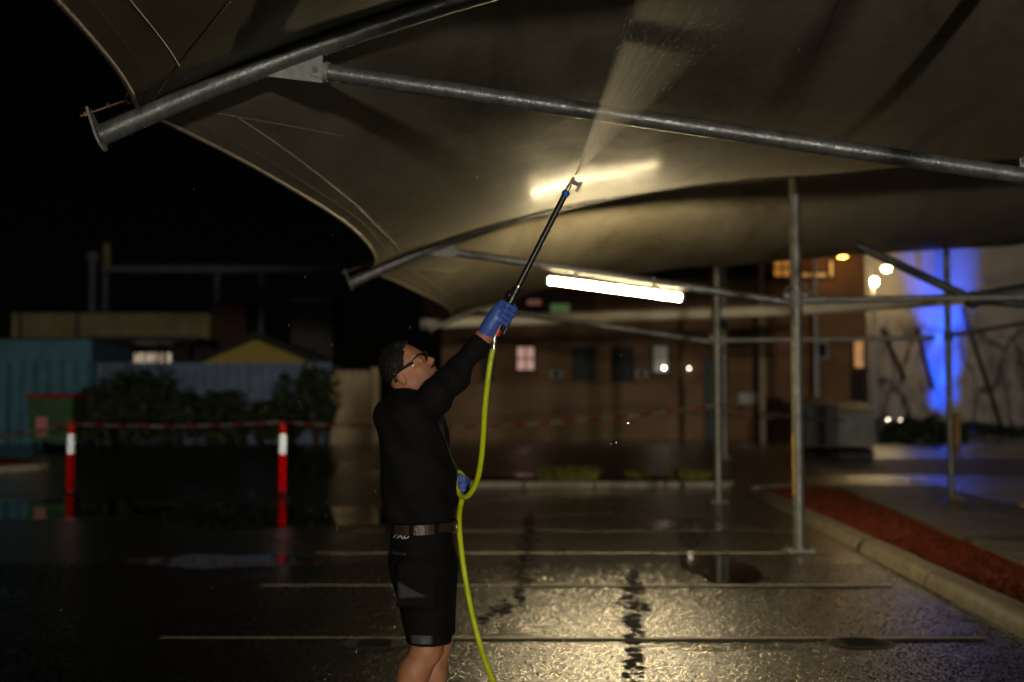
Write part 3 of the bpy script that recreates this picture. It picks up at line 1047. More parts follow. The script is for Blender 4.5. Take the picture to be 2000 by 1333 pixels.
body_prims = [
    hel(-0.004, 0, 0.028, 0.096, 0.077, 0.094),
    ('k', 0.03, hel(0.030, 0, -0.040, 0.070, 0.062, 0.082)),
    ('k', 0.02, hc((0.055, -0.012, -0.105), (0.062, 0.012, -0.105), 0.027, 0.027)),
    ('k', 0.02, hc((-0.01, -0.050, -0.062), (0.05, -0.02, -0.103), 0.018, 0.018)),
    ('k', 0.02, hc((-0.01, 0.050, -0.062), (0.05, 0.02, -0.103), 0.018, 0.018)),
    ('k', 0.012, hc((0.078, -0.038, 0.020), (0.082, 0.038, 0.020), 0.013, 0.013)),
    ('k', 0.015, hc((0.052, -0.045, -0.028), (0.070, -0.028, -0.035), 0.020, 0.018)),
    ('k', 0.015, hc((0.052, 0.045, -0.028), (0.070, 0.028, -0.035), 0.020, 0.018)),
    ('k', 0.010, hc((0.090, 0, 0.012), (0.114, 0, -0.030), 0.008, 0.0125)),
    ('k', 0.008, hc((0.100, -0.012, -0.034), (0.100, 0.012, -0.034), 0.009, 0.009)),
    ('k', 0.008, hc((0.094, -0.016, -0.058), (0.094, 0.016, -0.058), 0.011, 0.011)),
    ('k', 0.008, hc((0.091, -0.014, -0.073), (0.091, 0.014, -0.073), 0.0115, 0.0115)),
    ('k', 0.006, hel(-0.018, -0.078, -0.012, 0.019, 0.009, 0.033)),
    ('k', 0.006, hel(-0.018, 0.078, -0.012, 0.019, 0.009, 0.033)),
    ('k', 0.03, rcone(Hd(-0.035, 0, -0.055), L(790, 792), 0.058, 0.066)),
    ('k', 0.05, rcone(L(806, 830, -0.08), L(824, 1030, -0.06), 0.11, 0.12)),
    ('k', 0.05, rcone(L(806, 830, 0.08), L(824, 1030, 0.06), 0.11, 0.12)),
    ('k', 0.04, rcone(SHR, ELB, 0.058, 0.047)), ('k', 0.03, rcone(ELB, WRI, 0.047, 0.031)),
    ('k', 0.03, rcone(WRI, L(960, 648, -0.235), 0.031, 0.030)),
    ('k', 0.04, rcone(SHL, ELL, 0.058, 0.047)), ('k', 0.03, rcone(ELL, WRL, 0.047, 0.031)),
    ('k', 0.05, rcone(HIPR, KNR, 0.086, 0.064)), ('k', 0.03, rcone(KNR, mid(KNR, ANR, .3) + np.array([-.012, 0, 0]), 0.058, 0.062)),
    ('k', 0.03, rcone(mid(KNR, ANR, .3) + np.array([-.012, 0, 0]), ANR, 0.062, 0.036)),
    ('k', 0.05, rcone(HIPL, KNL, 0.086, 0.062)), ('k', 0.03, rcone(KNL, mid(KNL, ANL, .3) + np.array([-.012, 0, 0]), 0.055, 0.060)),
    ('k', 0.03, rcone(mid(KNL, ANL, .3) + np.array([-.012, 0, 0]), ANL, 0.060, 0.036)),
    ('k', 0.03, rcone(ANR, ANR + np.array([0.12, 0, -0.09]), 0.036, 0.03)), ('k', 0.03, rcone(ANL, ANL + np.array([0.14, 0, -0.045]), 0.036, 0.03)),
]
def body_fn(X):
    d = np.empty(X.shape[:3])
    n = X.shape[0]
    d = union(body_prims, X, 0.02)
    for s_ in (-1, 1):                                    # eye sockets
        d = smax(d, -sd_(hel(0.100, s_ * 0.031, -0.002, 0.013, 0.017, 0.008), X), 0.012)
    return smax(d, -sd_(hc((0.107, -0.02, -0.065), (0.107, 0.02, -0.065), 0.0025, 0.0025), X), 0.006)
sdf_obj('body', body_fn, (-0.45, -0.42, 0.0), (0.40, 0.42, 1.92), 0.0075, 'skin', man, 1)

# finer head shell would double the body, so hair, brows, beard and eyes sit on it
def hair_fn(X):
    d = sd_(hel(-0.005, 0, 0.030, 0.1015, 0.0805, 0.0990), X)
    d = smin(d, sd_(hc((0.040, -0.03, 0.112), (0.062, 0.03, 0.102), 0.013, 0.011), X), 0.02)
    q = (X - HC) @ H3
    f, u = q[..., 0], q[..., 2]
    sj = q[..., 1]
    wv = 0.0045 * np.sin(sj * 190 + 3 * np.sin(u * 130)) + 0.003 * np.sin(u * 310 + sj * 90)
    d = d + 0.0085 * np.clip((0.035 - u) / 0.085, 0, 1) + 0.5 * wv * np.clip((0.06 - u) / 0.06, 0, 1)
    keep = wv + np.maximum(f - 0.064 - 0.55 * (u - 0.09), -0.066 - u + 0.55 * np.maximum(0, f + 0.05))
    d = d + 0.004 * np.sin(q[..., 0] * 260) * np.sin(q[..., 1] * 240) * np.sin(u * 250)
    return smax(d, keep, 0.006)
lo, hi = HC - 0.17, HC + 0.17
hair_o = sdf_obj('hair', hair_fn, lo, hi, 0.005, 'hair', man, 1)
mb = MB()
rn = random.Random(9)
k = 0
while k < 1500:
    d = Vector((rn.gauss(0, 1), rn.gauss(0, 1), rn.gauss(0, 1))).normalized()
    if d.z < 0.25 or d.x > 0.62:
        continue
    k += 1
    p = Vector((-0.005 + 0.1005 * d.x, 0.0795 * d.y, 0.030 + 0.098 * d.z))
    dr = (d + Vector((rn.gauss(0.25, .4), rn.gauss(0, .4), rn.gauss(.1, .3)))).normalized() * rn.uniform(.006, .015) * (0.5 + d.z)
    sw = d.cross(dr).normalized() * 0.0011
    tri = [p - sw, p + sw, p + dr]
    mb.add([Vector(Hd(*v)) + MO for v in tri], [(0, 1, 2)])
mb.build('hair_strands', 'hair', hair_o)['kind'] = 'stuff'
def face_f(s_, u, out=0.0):
    """forward position of the face surface at side s_, height u"""
    fs_ = np.arange(0.16, 0.0, -0.0015)
    X = np.stack([Hd(f, s_, u) for f in fs_])[:, None, None, :]
    d = body_fn(X)[:, 0, 0]
    return fs_[int(np.argmax(d < 0))] + out
for s_ in (-1, 1):
    a = []
    for k in range(6):
        y_, u_ = 0.012 + 0.009 * k, 0.019 + 0.004 * math.sin(k * .6)
        a.append(Vector(Hd(face_f(s_ * y_, u_, 0.0), s_ * y_, u_)) + MO)
    MB().tube(a, [0.002, 0.003, 0.0035, 0.0035, 0.003, 0.0015], 8).build('eyebrow', 'hair', man, smooth=True)
    e = MB().sphere(Vector(Hd(0.0765, s_ * 0.031, -0.001)) + MO, 0.0125, 14, 10).build('eye', 'eye', man, smooth=True)
    MB().sphere(Vector(Hd(0.0865, s_ * 0.030, 0.001)) + MO, 0.0046, 10, 8).build('iris', 'iris', e, smooth=True)
a = []
for y_ in (-0.028, -0.018, -0.008, 0.0, 0.008, 0.018, 0.028):
    u_ = -0.047 - abs(y_) * .28
    a.append(Vector(Hd(face_f(y_, u_, 0.0), y_, u_)) + MO)
MB().tube(a, [0.002, 0.0045, 0.0055, 0.005, 0.0055, 0.0045, 0.002], 8).build('moustache', 'hair', man, smooth=True)

# safety glasses
def lens_material():
    m, t, b = nmat('clear_lens')
    t.nodes.remove(b)
    out = t.nodes["Material Output"]
    tr = N(t, "ShaderNodeBsdfTransparent")
    tr.inputs[0].default_value = (0.93, 0.95, 0.95, 1)
    gl = N(t, "ShaderNodeBsdfGlossy", i_Roughness=0.12)
    fr = N(t, "ShaderNodeFresnel", i_IOR=1.45)
    mx = N(t, "ShaderNodeMixShader")
    t.links.new(fr.outputs[0], mx.inputs[0])
    t.links.new(tr.outputs[0], mx.inputs[1])
    t.links.new(gl.outputs[0], mx.inputs[2])
    t.links.new(mx.outputs[0], out.inputs[0])
    return m
M['lens'] = lens_material()
gl = thing('safety_glasses', Vector(Hd(0.09, 0, 0)) + MO, 'clear wraparound safety glasses with dark temples on the man\'s face', 'glasses')
mb = MB()
vs, n = [], 22
for k in range(n + 1):
    q = R(-74 + 148 * k / n)
    for j, (u_, rr) in enumerate(((0.020, 0.0), (0.008, 0.004), (-0.006, 0.004), (-0.020, -0.004))):
        uu = u_ + (0.010 * math.exp(-(q / 0.16) ** 2) if j == 3 else 0) - (0.004 if j == 0 else 0) * abs(q)
        vs.append(Vector(Hd(0.028 + (0.082 + rr) * math.cos(q), (0.074 + rr) * math.sin(q), uu)) + MO)
mb.add(vs, [(k * 4 + j, k * 4 + j + 1, k * 4 + j + 5, k * 4 + j + 4) for k in range(n) for j in range(3)])
mb.build('lens', 'lens', gl, smooth=True)
mb = MB()
mb.tube([Vector(Hd(0.028 + 0.083 * math.cos(q), 0.075 * math.sin(q), 0.0205 - 0.004 * abs(q))) + MO for q in [R(-74 + 148 * k / 18) for k in range(19)]], 0.0011, 6)
mb.build('brow_bar', 'black_plastic', gl, smooth=True)
for s_ in (-1, 1):
    pts = [Vector(Hd(f, s_ * y, u)) + MO for f, y, u in ((0.062, 0.071, 0.006), (0.045, 0.076, 0.012), (0.01, 0.083, 0.014), (-0.02, 0.087, 0.014), (-0.045, 0.086, 0.0))]
    mb = MB().tube(pts, [0.009, 0.007, 0.005, 0.0045, 0.003], 8)
    mb.build('temple', 'black_plastic', gl, smooth=True)

# shirt
def folds(X, amp):
    a = np.sin(X[..., 2] * 46 + 3.2 * np.sin(X[..., 0] * 11 + X[..., 1] * 7)) * np.sin(X[..., 1] * 17 + X[..., 0] * 9)
    b = np.sin(X[..., 0] * 38 + X[..., 2] * 21 + 2.0 * np.sin(X[..., 1] * 14))
    return amp * (0.6 * a + 0.4 * b)
shirt_prims = [
    rcone(L(808, 842, -0.10), L(818, 985, -0.075), 0.140, 0.142), ('k', 0.06, rcone(L(808, 842, 0.10), L(818, 985, 0.075), 0.140, 0.142)),
    ('k', 0.05, ell(L(840, 935, 0.0), (0.115, 0.15, 0.17))),
    ('k', 0.05, rcone(L(775, 812, -0.11), L(775, 812, 0.11), 0.082, 0.082)),
    ('k', 0.05, rcone(L(802, 805, -0.16), L(802, 810, 0.17), 0.085, 0.085)),
    ('k', 0.03, rcone(L(788, 778), L(792, 800), 0.066, 0.10)),
    ('k', 0.05, rcone(SHR, ELB, 0.088, 0.058)), ('k', 0.03, rcone(ELB, mid(ELB, WRI, 0.90), 0.058, 0.042)),
    ('k', 0.05, rcone(SHL, ELL, 0.088, 0.064)), ('k', 0.03, rcone(ELL, mid(ELL, WRL, 0.8), 0.064, 0.045)),
    ('k', 0.03, rcone(L(822, 985, -0.06), L(822, 1022, -0.055), 0.135, 0.130)), ('k', 0.03, rcone(L(822, 985, 0.06), L(822, 1022, 0.055), 0.135, 0.130)),
]
hemz = L(820, 1019)[2]
def shirt_fn(X):
    d = union(shirt_prims, X, 0.05) + folds(X, 0.012)
    q = X - Hd(-0.035, 0, -0.055)
    ax = L(790, 792) - Hd(-0.035, 0, -0.055)
    # neck opening
    d = smax(d, -sd_(rcone(Hd(0.0, 0, -0.02), L(794, 764), 0.085, 0.062), X), 0.008)
    hz = hemz - 0.018 * np.clip((-0.10 - X[..., 0]) / 0.06, 0, 1)
    return smax(d, hz - X[..., 2], 0.006)
sdf_obj('shirt', shirt_fn, (-0.32, -0.42, 0.95), (0.36, 0.42, 1.95), 0.0095, 'cloth', man, 2)
# belt and buckle
bz = L(820, 1028)[2]
mb = MB()
vs = []
nb_ = 40
def waist(q, g_=0.0):
    return Vector((L(823, 1028)[0] + (0.143 + g_) * math.cos(q), (0.196 + g_) * math.sin(q), 0))
for k in range(nb_):
    q = 2 * math.pi * k / nb_
    for g_, dz in ((0.0, -0.021), (0.004, -0.019), (0.004, 0.019), (0.0, 0.021)):
        v = waist(q, g_)
        vs.append(v + Vector((0, 0, bz + dz + 0.004 * math.cos(q))) + MO)
fs = []
for k in range(nb_):
    j = (k + 1) % nb_
    for c in range(3):
        fs.append((k * 4 + c, j * 4 + c, j * 4 + c + 1, k * 4 + c + 1))
belt = mb.add(vs, fs).build('belt', 'leather', man, smooth=True, thick=0.003)
bc = waist(R(-4), 0.008) + Vector((0, 0, bz)) + MO
MB().tube([bc + Vector((0, 0.028 * math.cos(q), 0.026 * math.sin(q))) for q in [2 * math.pi * k / 14 for k in range(15)]], 0.003, 6).build('buckle', 'steel', belt, smooth=True)
for q in (-100, -60, -135):
    v = waist(R(q), 0.009) + Vector((0, 0, bz)) + MO
    MB().box(v, (0.018, 0.006, 0.052), R(q + 90)).build('belt_loop', 'shorts', belt)
# shorts
hemh = L(840, 1250)[2]
shorts_prims = [
    rcone(L(825, 1052, -0.065), L(832, 1110, -0.085), 0.132, 0.132), ('k', 0.05, rcone(L(825, 1052, 0.065), L(832, 1110, 0.085), 0.132, 0.132)),
    ('k', 0.03, rcone(L(832, 1110, -0.085), L(841, 1245, -0.10), 0.132, 0.094)), ('k', 0.03, rcone(L(832, 1110, 0.085), L(848, 1245, 0.10), 0.128, 0.086)),
    ('k', 0.05, rcone(L(800, 1095, -0.07), L(800, 1095, 0.07), 0.07, 0.07)),
    ('k', 0.03, rbox(L(818, 1130, -0.198), (0.075, 0.012, 0.09), 0.01)),
]
def shorts_fn(X):
    d = union(shorts_prims, X, 0.04) + folds(X, 0.0035)
    hz = hemh + 0.012 * np.sin((X[..., 0] - 0.02) * 18) * 0 + 0.006 * (np.abs(X[..., 0] - 0.045) / 0.1) ** 2
    d = smax(d, hz - X[..., 2], 0.005)
    for (kx, ky) in ((841, -0.10), (848, 0.10)):
        c = L(kx, 1290, ky)
        d = smax(d, -sd_(rcone(c, c + np.array([0, 0, 0.12]), 0.084, 0.070), X), 0.006)
    return smax(d, X[..., 2] - (bz + 0.012), 0.006)
sho = sdf_obj('shorts', shorts_fn, (-0.22, -0.32, 0.46), (0.28, 0.32, 1.08), 0.0085, 'shorts', man, 2)

def on_surface(fn, x, z, out=0.003):
    """near-side surface point of a clothing field at local x, z"""
    ysr = np.arange(-0.40, 0.05, 0.002)
    X = np.stack([np.full_like(ysr, x), ysr, np.full_like(ysr, z)], -1)[:, None, None, :]
    d = fn(X)[:, 0, 0]
    i = int(np.argmax(d < 0)) if (d < 0).any() else len(ysr) - 1
    return Vector((x, ysr[i] - out, z))
def patch(name, fn, poly_px, m, parent, sub=7):
    """cloth panel lying on the garment's near side"""
    a, b, c, d = [L(*p) for p in poly_px]
    vs = []
    for i in range(sub + 1):
        for j in range(sub + 1):
            s_, t = i / sub, j / sub
            q = (a * (1 - s_) + b * s_) * (1 - t) + (d * (1 - s_) + c * s_) * t
            vs.append(on_surface(fn, q[0], q[2]) + MO)
    n = sub + 1
    return MB().add(vs, [(i * n + j, (i + 1) * n + j, (i + 1) * n + j + 1, i * n + j + 1) for i in range(sub) for j in range(sub)]).build(name, m, parent, smooth=True, thick=0.002)
patch('stretch_panel', shorts_fn, [(783, 1122), (806, 1134), (842, 1152), (786, 1156)], 'grey_cloth', sho)
patch('hem_patch', shorts_fn, [(806, 1226), (850, 1226), (850, 1243), (806, 1243)], 'grey_patch', sho)
patch('pocket_welt', shorts_fn, [(764, 1070), (800, 1071), (800, 1075), (764, 1076)], 'grey_cloth', sho)
# printed mark on the waistband
cu = bpy.data.curves.new('mark', 'FONT')
cu.body = 'FXD'
cu.size = 0.034
cu.shear = 0.35
cu.offset = 0.0008
cu.extrude = 0.0
to = bpy.data.objects.new('mark_tmp', cu)
COL.objects.link(to)
dg = bpy.context.evaluated_depsgraph_get()
tm = bpy.data.meshes.new_from_object(to.evaluated_get(dg))
bpy.data.objects.remove(to)
tx0, tz0 = L(774, 1044)[0], L(774, 1044)[2]
mb = MB()
vv = []
for v in tm.vertices:
    q = on_surface(shorts_fn, tx0 + v.co.x * 1.05, tz0 + v.co.y, 0.004)
    vv.append(q + MO)
mb.add(vv, [tuple(p.vertices) for p in tm.polygons])
o = mb.build('waistband_mark', 'white_mark', sho)
o['label'] = 'white letters FXD printed under the belt'
# zip placket, hanging shirt-front drawcord
zp = [on_surface(shirt_fn, *L(px, py)[[0, 2]]) for px, py in ((846, 812), (862, 838), (874, 866))]
# boots
for nm, A, tilt in (('R', ANR, R(38)), ('L', ANL, 0.0)):
    d_ = np.array([math.cos(tilt), 0, -math.sin(tilt)])
    n_ = np.array([math.sin(tilt), 0, math.cos(tilt)])
    heel = A - n_ * (A[2] - 0.055 if tilt == 0 else 0.03) - d_ * 0.03
    if tilt:
        toe_c = heel + d_ * 0.20
        shift = np.array([0, 0, 0.045 - toe_c[2]])
        heel = heel + shift * 0.0
    ball = heel + d_ * 0.15
    toe = np.array([ball[0] + 0.075, ball[1], 0.045]) if tilt else ball + d_ * 0.07
    if tilt:
        ball[2] = max(ball[2], 0.05)
    prims = [rcone(heel, ball, 0.042, 0.048), ('k', 0.02, rcone(ball, toe, 0.046, 0.036)), ('k', 0.03, rcone(heel + n_ * 0.03, A + n_ * 0.07, 0.05, 0.046))]
    fnb = lambda X, p=prims: smax(union(p, X, 0.03), 0.010 - X[..., 2], 0.004)
    b_ = sdf_obj('boot', fnb, tuple(A + np.array([-.14, -.10, -.2])), tuple(A + np.array([0.34, 0.10, 0.16])), 0.007, 'shoe', man, 1)
    prs = [rcone(heel - n_ * 0.034, ball - n_ * 0.034, 0.03, 0.036), ('k', 0.02, rcone(ball - n_ * 0.034, toe - np.array([0, 0, .03]), 0.036, 0.03))]
    fns = lambda X, p=prs: smax(union(p, X, 0.02), 0.001 - X[..., 2], 0.004)
    sdf_obj('sole', fns, tuple(A + np.array([-.14, -.10, -.2])), tuple(A + np.array([0.34, 0.10, 0.16])), 0.007, 'sole', b_, 1)

# ------------------------------------------------------------------ spray lance
LY = -0.25
def LW(px, py, dy=LY):
    return Vector(L(px, py, dy)) + MO
G0, G1 = LW(969, 664), LW(1003, 588)
T1 = LW(1099, 400)
ax = (T1 - G1).normalized()
pr = Vector((ax.z, 0, -ax.x))
lance = thing('spray_lance', G0, 'black spray lance with blue swivel held up in a blue glove', 'lance')
MB().tube([G1 - ax * 0.02, T1], 0.0125, 16).build('wand_tube', 'black_plastic', lance, smooth=True)
MB().tube([G1 + ax * 0.012, G1 + ax * 0.035], 0.0185, 16).build('locking_ring', 'black_plastic', lance, smooth=True)
MB().tube([G1 + ax * 0.036, G1 + ax * 0.042], 0.0165, 16).build('clip_ring', 'steel', lance, smooth=True)
MB().tube([G0 + ax * 0.02, G1 - ax * 0.05, G1 - ax * 0.02, G1 + ax * 0.01], [0.014, 0.016, 0.021, 0.018], 14).build('grip', 'black_plastic', lance, smooth=True)
c = G1 - ax * 0.008 - pr * 0.014
MB().sphere(c, 0.019, 12, 8, (1, 0.8, 1.15)).build('valve_housing', 'black_plastic', lance, smooth=True)
tg = [G1 - ax * 0.03 + pr * 0.02, G1 - ax * 0.07 + pr * 0.034, G0 + ax * 0.02 + pr * 0.026]
M['red_plastic'] = mat('red_plastic', (0.55, 0.03, 0.02), 0.4, 0, 0.5, 0.15, 20.0)
MB().tube(tg, 0.006, 8).build('trigger', 'black_plastic', lance, smooth=True)
MB().tube([G0 + ax * 0.03, G0 + ax * 0.005], 0.0155, 12).build('red_collar', 'red_plastic', lance, smooth=True)
H0 = LW(966, 684)
MB().tube([G0 + ax * 0.008, G0 - ax * 0.012, G0.lerp(H0, .6), H0], [0.011, 0.014, 0.012, 0.010], 12).build('coupling', 'steel', lance, smooth=True)
MB().sphere(T1 + ax * 0.004, 0.0165, 14, 10).build('blue_swivel', mat('blue_swivel_plastic', (0.01, 0.12, 0.48), 0.35, 0, 0.5, 0.15, 20.0), lance, smooth=True)
N0 = T1 + ax * 0.018
MB().tube([N0, N0 + ax * 0.018, N0 + ax * 0.034, N0 + ax * 0.05, N0 + ax * 0.062], [0.008, 0.010, 0.0075, 0.009, 0.006], 12).build('nozzle', 'brass', lance, smooth=True)
MB().box(N0 + ax * 0.042 + pr * 0.016, (0.046, 0.018, 0.016), ry=-math.atan2(pr.z, pr.x), bev=0.003).build('nozzle_holder', mat('grey_nozzle_plastic', (0.20, 0.20, 0.19), 0.5, 0, 0.5, 0.15, 20.0), lance)
MB().tube([N0 + ax * 0.058 + pr * 0.036, N0 + ax * 0.014 + pr * 0.036], [0.0075, 0.0065], 12).build('spare_nozzle', 'brass', lance, smooth=True)
TIP = N0 + ax * 0.062

# gloves
def arr(v):
    return np.array(v - MO)
axn, prn, nr = np.array(ax), np.array(pr), np.array([0.0, -1.0, 0.0])     # along lance, away from the palm, towards this side
GC = arr(G0.lerp(G1, 0.50))
def gp(a, p, n_):
    return GC + axn * a + prn * p + nr * n_
gl_prims = [rbox(gp(0.000, -0.030, 0.008), (0.046, 0.021, 0.024), 0.018, np.stack([axn, prn, nr], 1)),
            ('k', 0.018, rcone(WRI + np.array([-.012, 0, -0.016]), mid(WRI, gp(-0.01, -0.028, 0.006), 0.55), 0.034, 0.031)),
            ('k', 0.025, rcone(mid(WRI, gp(-0.01, -0.028, 0.006), 0.5), gp(-0.01, -0.028, 0.006), 0.031, 0.030))]
fing = []
for k, (a, ln, r_) in enumerate(((0.041, 1.0, 0.0112), (0.017, 1.08, 0.0115), (-0.007, 1.0, 0.0110), (-0.029, 0.85, 0.0098))):
    pts = [gp(a, -0.034, 0.024), gp(a + 0.001, -0.006, 0.036 * ln), gp(a - .001, 0.027 * ln, 0.020), gp(a - 0.003, 0.024, -0.010), gp(a - .004, 0.006, -0.024)]
    fing.append(pts)
thumb = [gp(-0.01, -0.036, -0.012), gp(0.020, -0.022, -0.030), gp(0.042, 0.004, -0.030), gp(0.050, 0.020, -0.014)]
def glove_fn(X):
    d = union(gl_prims, X, 0.015)
    for k, pts in enumerate(fing):
        r_ = (0.0118, 0.012, 0.0115, 0.0102)[k]
        f = None
        for i in range(len(pts) - 1):
            v = sd_(rcone(pts[i], pts[i + 1], r_ * (1 - 0.06 * i), r_ * (1 - 0.06 * (i + 1))), X)
            f = v if f is None else smin(f, v, 0.004)
        d = smin(d, f, 0.004)
    for i in range(3):
        d = smin(d, sd_(rcone(thumb[i], thumb[i + 1], 0.0145 - .001 * i, 0.0135 - .001 * i), X), 0.006)
    return d
sdf_obj('glove', glove_fn, GC - 0.14, GC + 0.11, 0.0034, 'nitrile', man, 1)
# the left hand below the belly, closed on the hose
HLC = L(901, 953, 0.085)
fl = []
for k in range(4):
    z = 0.030 - 0.020 * k
    fl.append([HLC + np.array([-0.022, 0.030, z]), HLC + np.array([0.012, 0.028, z]), HLC + np.array([0.024, 0.0, z - .002]), HLC + np.array([0.010, -0.026, z - .004]), HLC + np.array([-0.008, -0.026, z - .004])])
def glove2_fn(X):
    d = union([rbox(HLC + np.array([-0.028, 0.024, 0.0]), (0.024, 0.02, 0.045), 0.016), ('k', 0.02, rcone(WRL, HLC + np.array([-.03, .03, 0]), 0.033, 0.03))], X)
    for k, pts in enumerate(fl):
        for i in range(4):
            d = smin(d, sd_(rcone(pts[i], pts[i + 1], 0.0105, 0.0098), X), 0.003)
    th = [HLC + np.array([-0.03, 0.0, 0.035]), HLC + np.array([-0.012, -0.024, 0.045]), HLC + np.array([0.010, -0.030, 0.036])]
    for i in range(2):
        d = smin(d, sd_(rcone(th[i], th[i + 1], 0.0135, 0.0115), X), 0.005)
    return d
sdf_obj('glove', glove2_fn, HLC - 0.13, HLC + 0.08, 0.0042, 'nitrile', man, 1)

# ------------------------------------------------------------------ hose
M['hose'] = mat('lime_hose', (0.58, 0.66, 0.010), 0.36, 0, 0.5, 0.24, 13.0, 0.15, 50.0)
ctrl = [(966, 682, -.25), (961, 705, -.25), (955, 745, -.245), (949, 800, -.22), (945, 860, -.18), (940, 905, -.14), (931, 942, -.10), (916, 966, -.06), (902, 969, -.02), (890, 953, .02), (889, 935, .055), (894, 925, .085),
        (902, 935, .10), (903, 955, .105), (900, 980, .10), (896, 1005, .07), (897, 1040, .03), (903, 1090, 0), (912, 1145, -.02), (925, 1205, -.05), (944, 1270, -.08), (968, 1330, -.12), (1000, 1400, -.2), (1030, 1452, -.32), (1080, 1478, -.5), (1160, 1485, -.8)]
def catmull(pts, per=7):
    out = []
    for i in range(len(pts) - 1):
        p0, p1, p2, p3 = pts[max(0, i - 1)], pts[i], pts[i + 1], pts[min(len(pts) - 1, i + 2)]
        for k in range(per):
            t = k / per
            out.append(0.5 * ((2 * p1) + (p2 - p0) * t + (2 * p0 - 5 * p1 + 4 * p2 - p3) * t * t + (3 * p1 - p0 - 3 * p2 + p3) * t ** 3))
    out.append(pts[-1])
    return out
hp = [LW(a, b, c) for a, b, c in ctrl]
for v in hp:
    v.z = max(v.z, 0.013)
hose = MB().tube(catmull(hp), 0.0118, 14).build('hose', 'hose', smooth=True, org=(hp[-1].x, hp[-1].y, 0))
tag(hose, 'lime yellow hose looping from the lance past the man\'s hand', 'hose')
MB().tube([hp[0] + Vector((0, 0, .002)), hp[0] - Vector((0.001, 0, 0.014))], 0.0145, 12).build('hose_clamp', 'steel', hose, smooth=True)

# ------------------------------------------------------------------ water spray: a thin fan of mist plus visible drops
def spray_material():
    m = bpy.data.materials.new('water_mist')
    m.use_nodes = True
    t = m.node_tree
    t.nodes.remove(t.nodes["Principled BSDF"])
    v = N(t, "ShaderNodeVolumePrincipled")
    v.inputs["Color"].default_value = (0.95, 0.95, 0.95, 1)
    v.inputs["Anisotropy"].default_value = 0.84
    tc = N(t, "ShaderNodeTexCoord")
    ln = N(t, "ShaderNodeVectorMath", operation='LENGTH')
    t.links.new(tc.outputs["Object"], ln.inputs[0])
    pw = N(t, "ShaderNodeMath", operation='POWER', i_1=-1.45)
    t.links.new(ln.outputs["Value"], pw.inputs[0])
    # streaks radiate from the nozzle: noise on direction only
    nv = N(t, "ShaderNodeVectorMath", operation='NORMALIZE')
    t.links.new(tc.outputs["Object"], nv.inputs[0])
    n = N(t, "ShaderNodeTexNoise", i_Scale=34.0, i_Detail=3.0)
    t.links.new(nv.outputs[0], n.inputs["Vector"])
    rm = N(t, "ShaderNodeMapRange", i_1=0.3, i_2=0.75, i_3=0.35, i_4=1.6)
    t.links.new(n.outputs["Fac"], rm.inputs[0])
    # thinner towards the right-hand side of the fan
    dt = N(t, "ShaderNodeVectorMath", operation='DOT_PRODUCT')
    t.links.new(nv.outputs[0], dt.inputs[0])
    dt.inputs[1].default_value = SPR
    rm2 = N(t, "ShaderNodeMapRange", i_1=SPA, i_2=SPB, i_3=1.0, i_4=0.0)
    t.links.new(dt.outputs["Value"], rm2.inputs[0])
    m1 = N(t, "ShaderNodeMath", operation='MULTIPLY')
    m2 = N(t, "ShaderNodeMath", operation='MULTIPLY')
    m3 = N(t, "ShaderNodeMath", operation='MULTIPLY', i_1=SPRAY_D)
    t.links.new(pw.outputs[0], m1.inputs[0])
    t.links.new(rm.outputs[0], m1.inputs[1])
    t.links.new(m1.outputs[0], m2.inputs[0])
    t.links.new(rm2.outputs[0], m2.inputs[1])
    rm3 = N(t, "ShaderNodeMapRange", interpolation_type='SMOOTHSTEP', i_1=SPA, i_2=SPA + 0.16 * (SPB - SPA), i_3=0.0, i_4=1.0)
    t.links.new(dt.outputs["Value"], rm3.inputs[0])
    m4 = N(t, "ShaderNodeMath", operation='MULTIPLY')
    t.links.new(m2.outputs[0], m4.inputs[0])
    t.links.new(rm3.outputs[0], m4.inputs[1])
    t.links.new(m4.outputs[0], m3.inputs[0])
    t.links.new(m3.outputs[0], v.inputs["Density"])
    t.links.new(v.outputs[0], t.nodes["Material Output"].inputs["Volume"])
    return m
SPRAY_D = 2.9
e_l = (LW(1236, 0, -0.22) - TIP).normalized()
e_r = (LW(1470, 40, -0.18) - TIP).normalized()
SPR = tuple((e_r - e_l).normalized())
SPA = e_l.dot(Vector(SPR))
SPB = e_r.dot(Vector(SPR))
M['mist'] = spray_material()
th = Vector((0, 1, 0))
mb = MB()
ln_ = 1.18
vs = []
K = 9
for s_ in (0.012, ln_):
    for side in (-1, 1):
        for k in range(K):
            d = (e_l * (1 - k / (K - 1)) + e_r * (k / (K - 1))).normalized()
            vs.append(TIP + d * s_ + th * side * (0.0025 + 0.075 * s_))
fs = []
def vi(a, b, k):
    return (a * 2 + b) * K + k
for k in range(K - 1):
    fs.append((vi(0, 0, k), vi(0, 0, k + 1), vi(1, 0, k + 1), vi(1, 0, k)))
    fs.append((vi(0, 1, k), vi(1, 1, k), vi(1, 1, k + 1), vi(0, 1, k + 1)))
    fs.append((vi(0, 0, k), vi(0, 1, k), vi(0, 1, k + 1), vi(0, 0, k + 1)))
    fs.append((vi(1, 0, k), vi(1, 0, k + 1), vi(1, 1, k + 1), vi(1, 1, k)))
fs.append((vi(0, 0, 0), vi(1, 0, 0), vi(1, 1, 0), vi(0, 1, 0)))
fs.append((vi(0, 0, K - 1), vi(0, 1, K - 1), vi(1, 1, K - 1), vi(1, 0, K - 1)))
mb.add(vs, fs)
o = mb.build('water_spray', 'mist', org=TIP)
tag(o, 'fan of fine water mist leaving the lance nozzle', 'spray', kind='stuff')

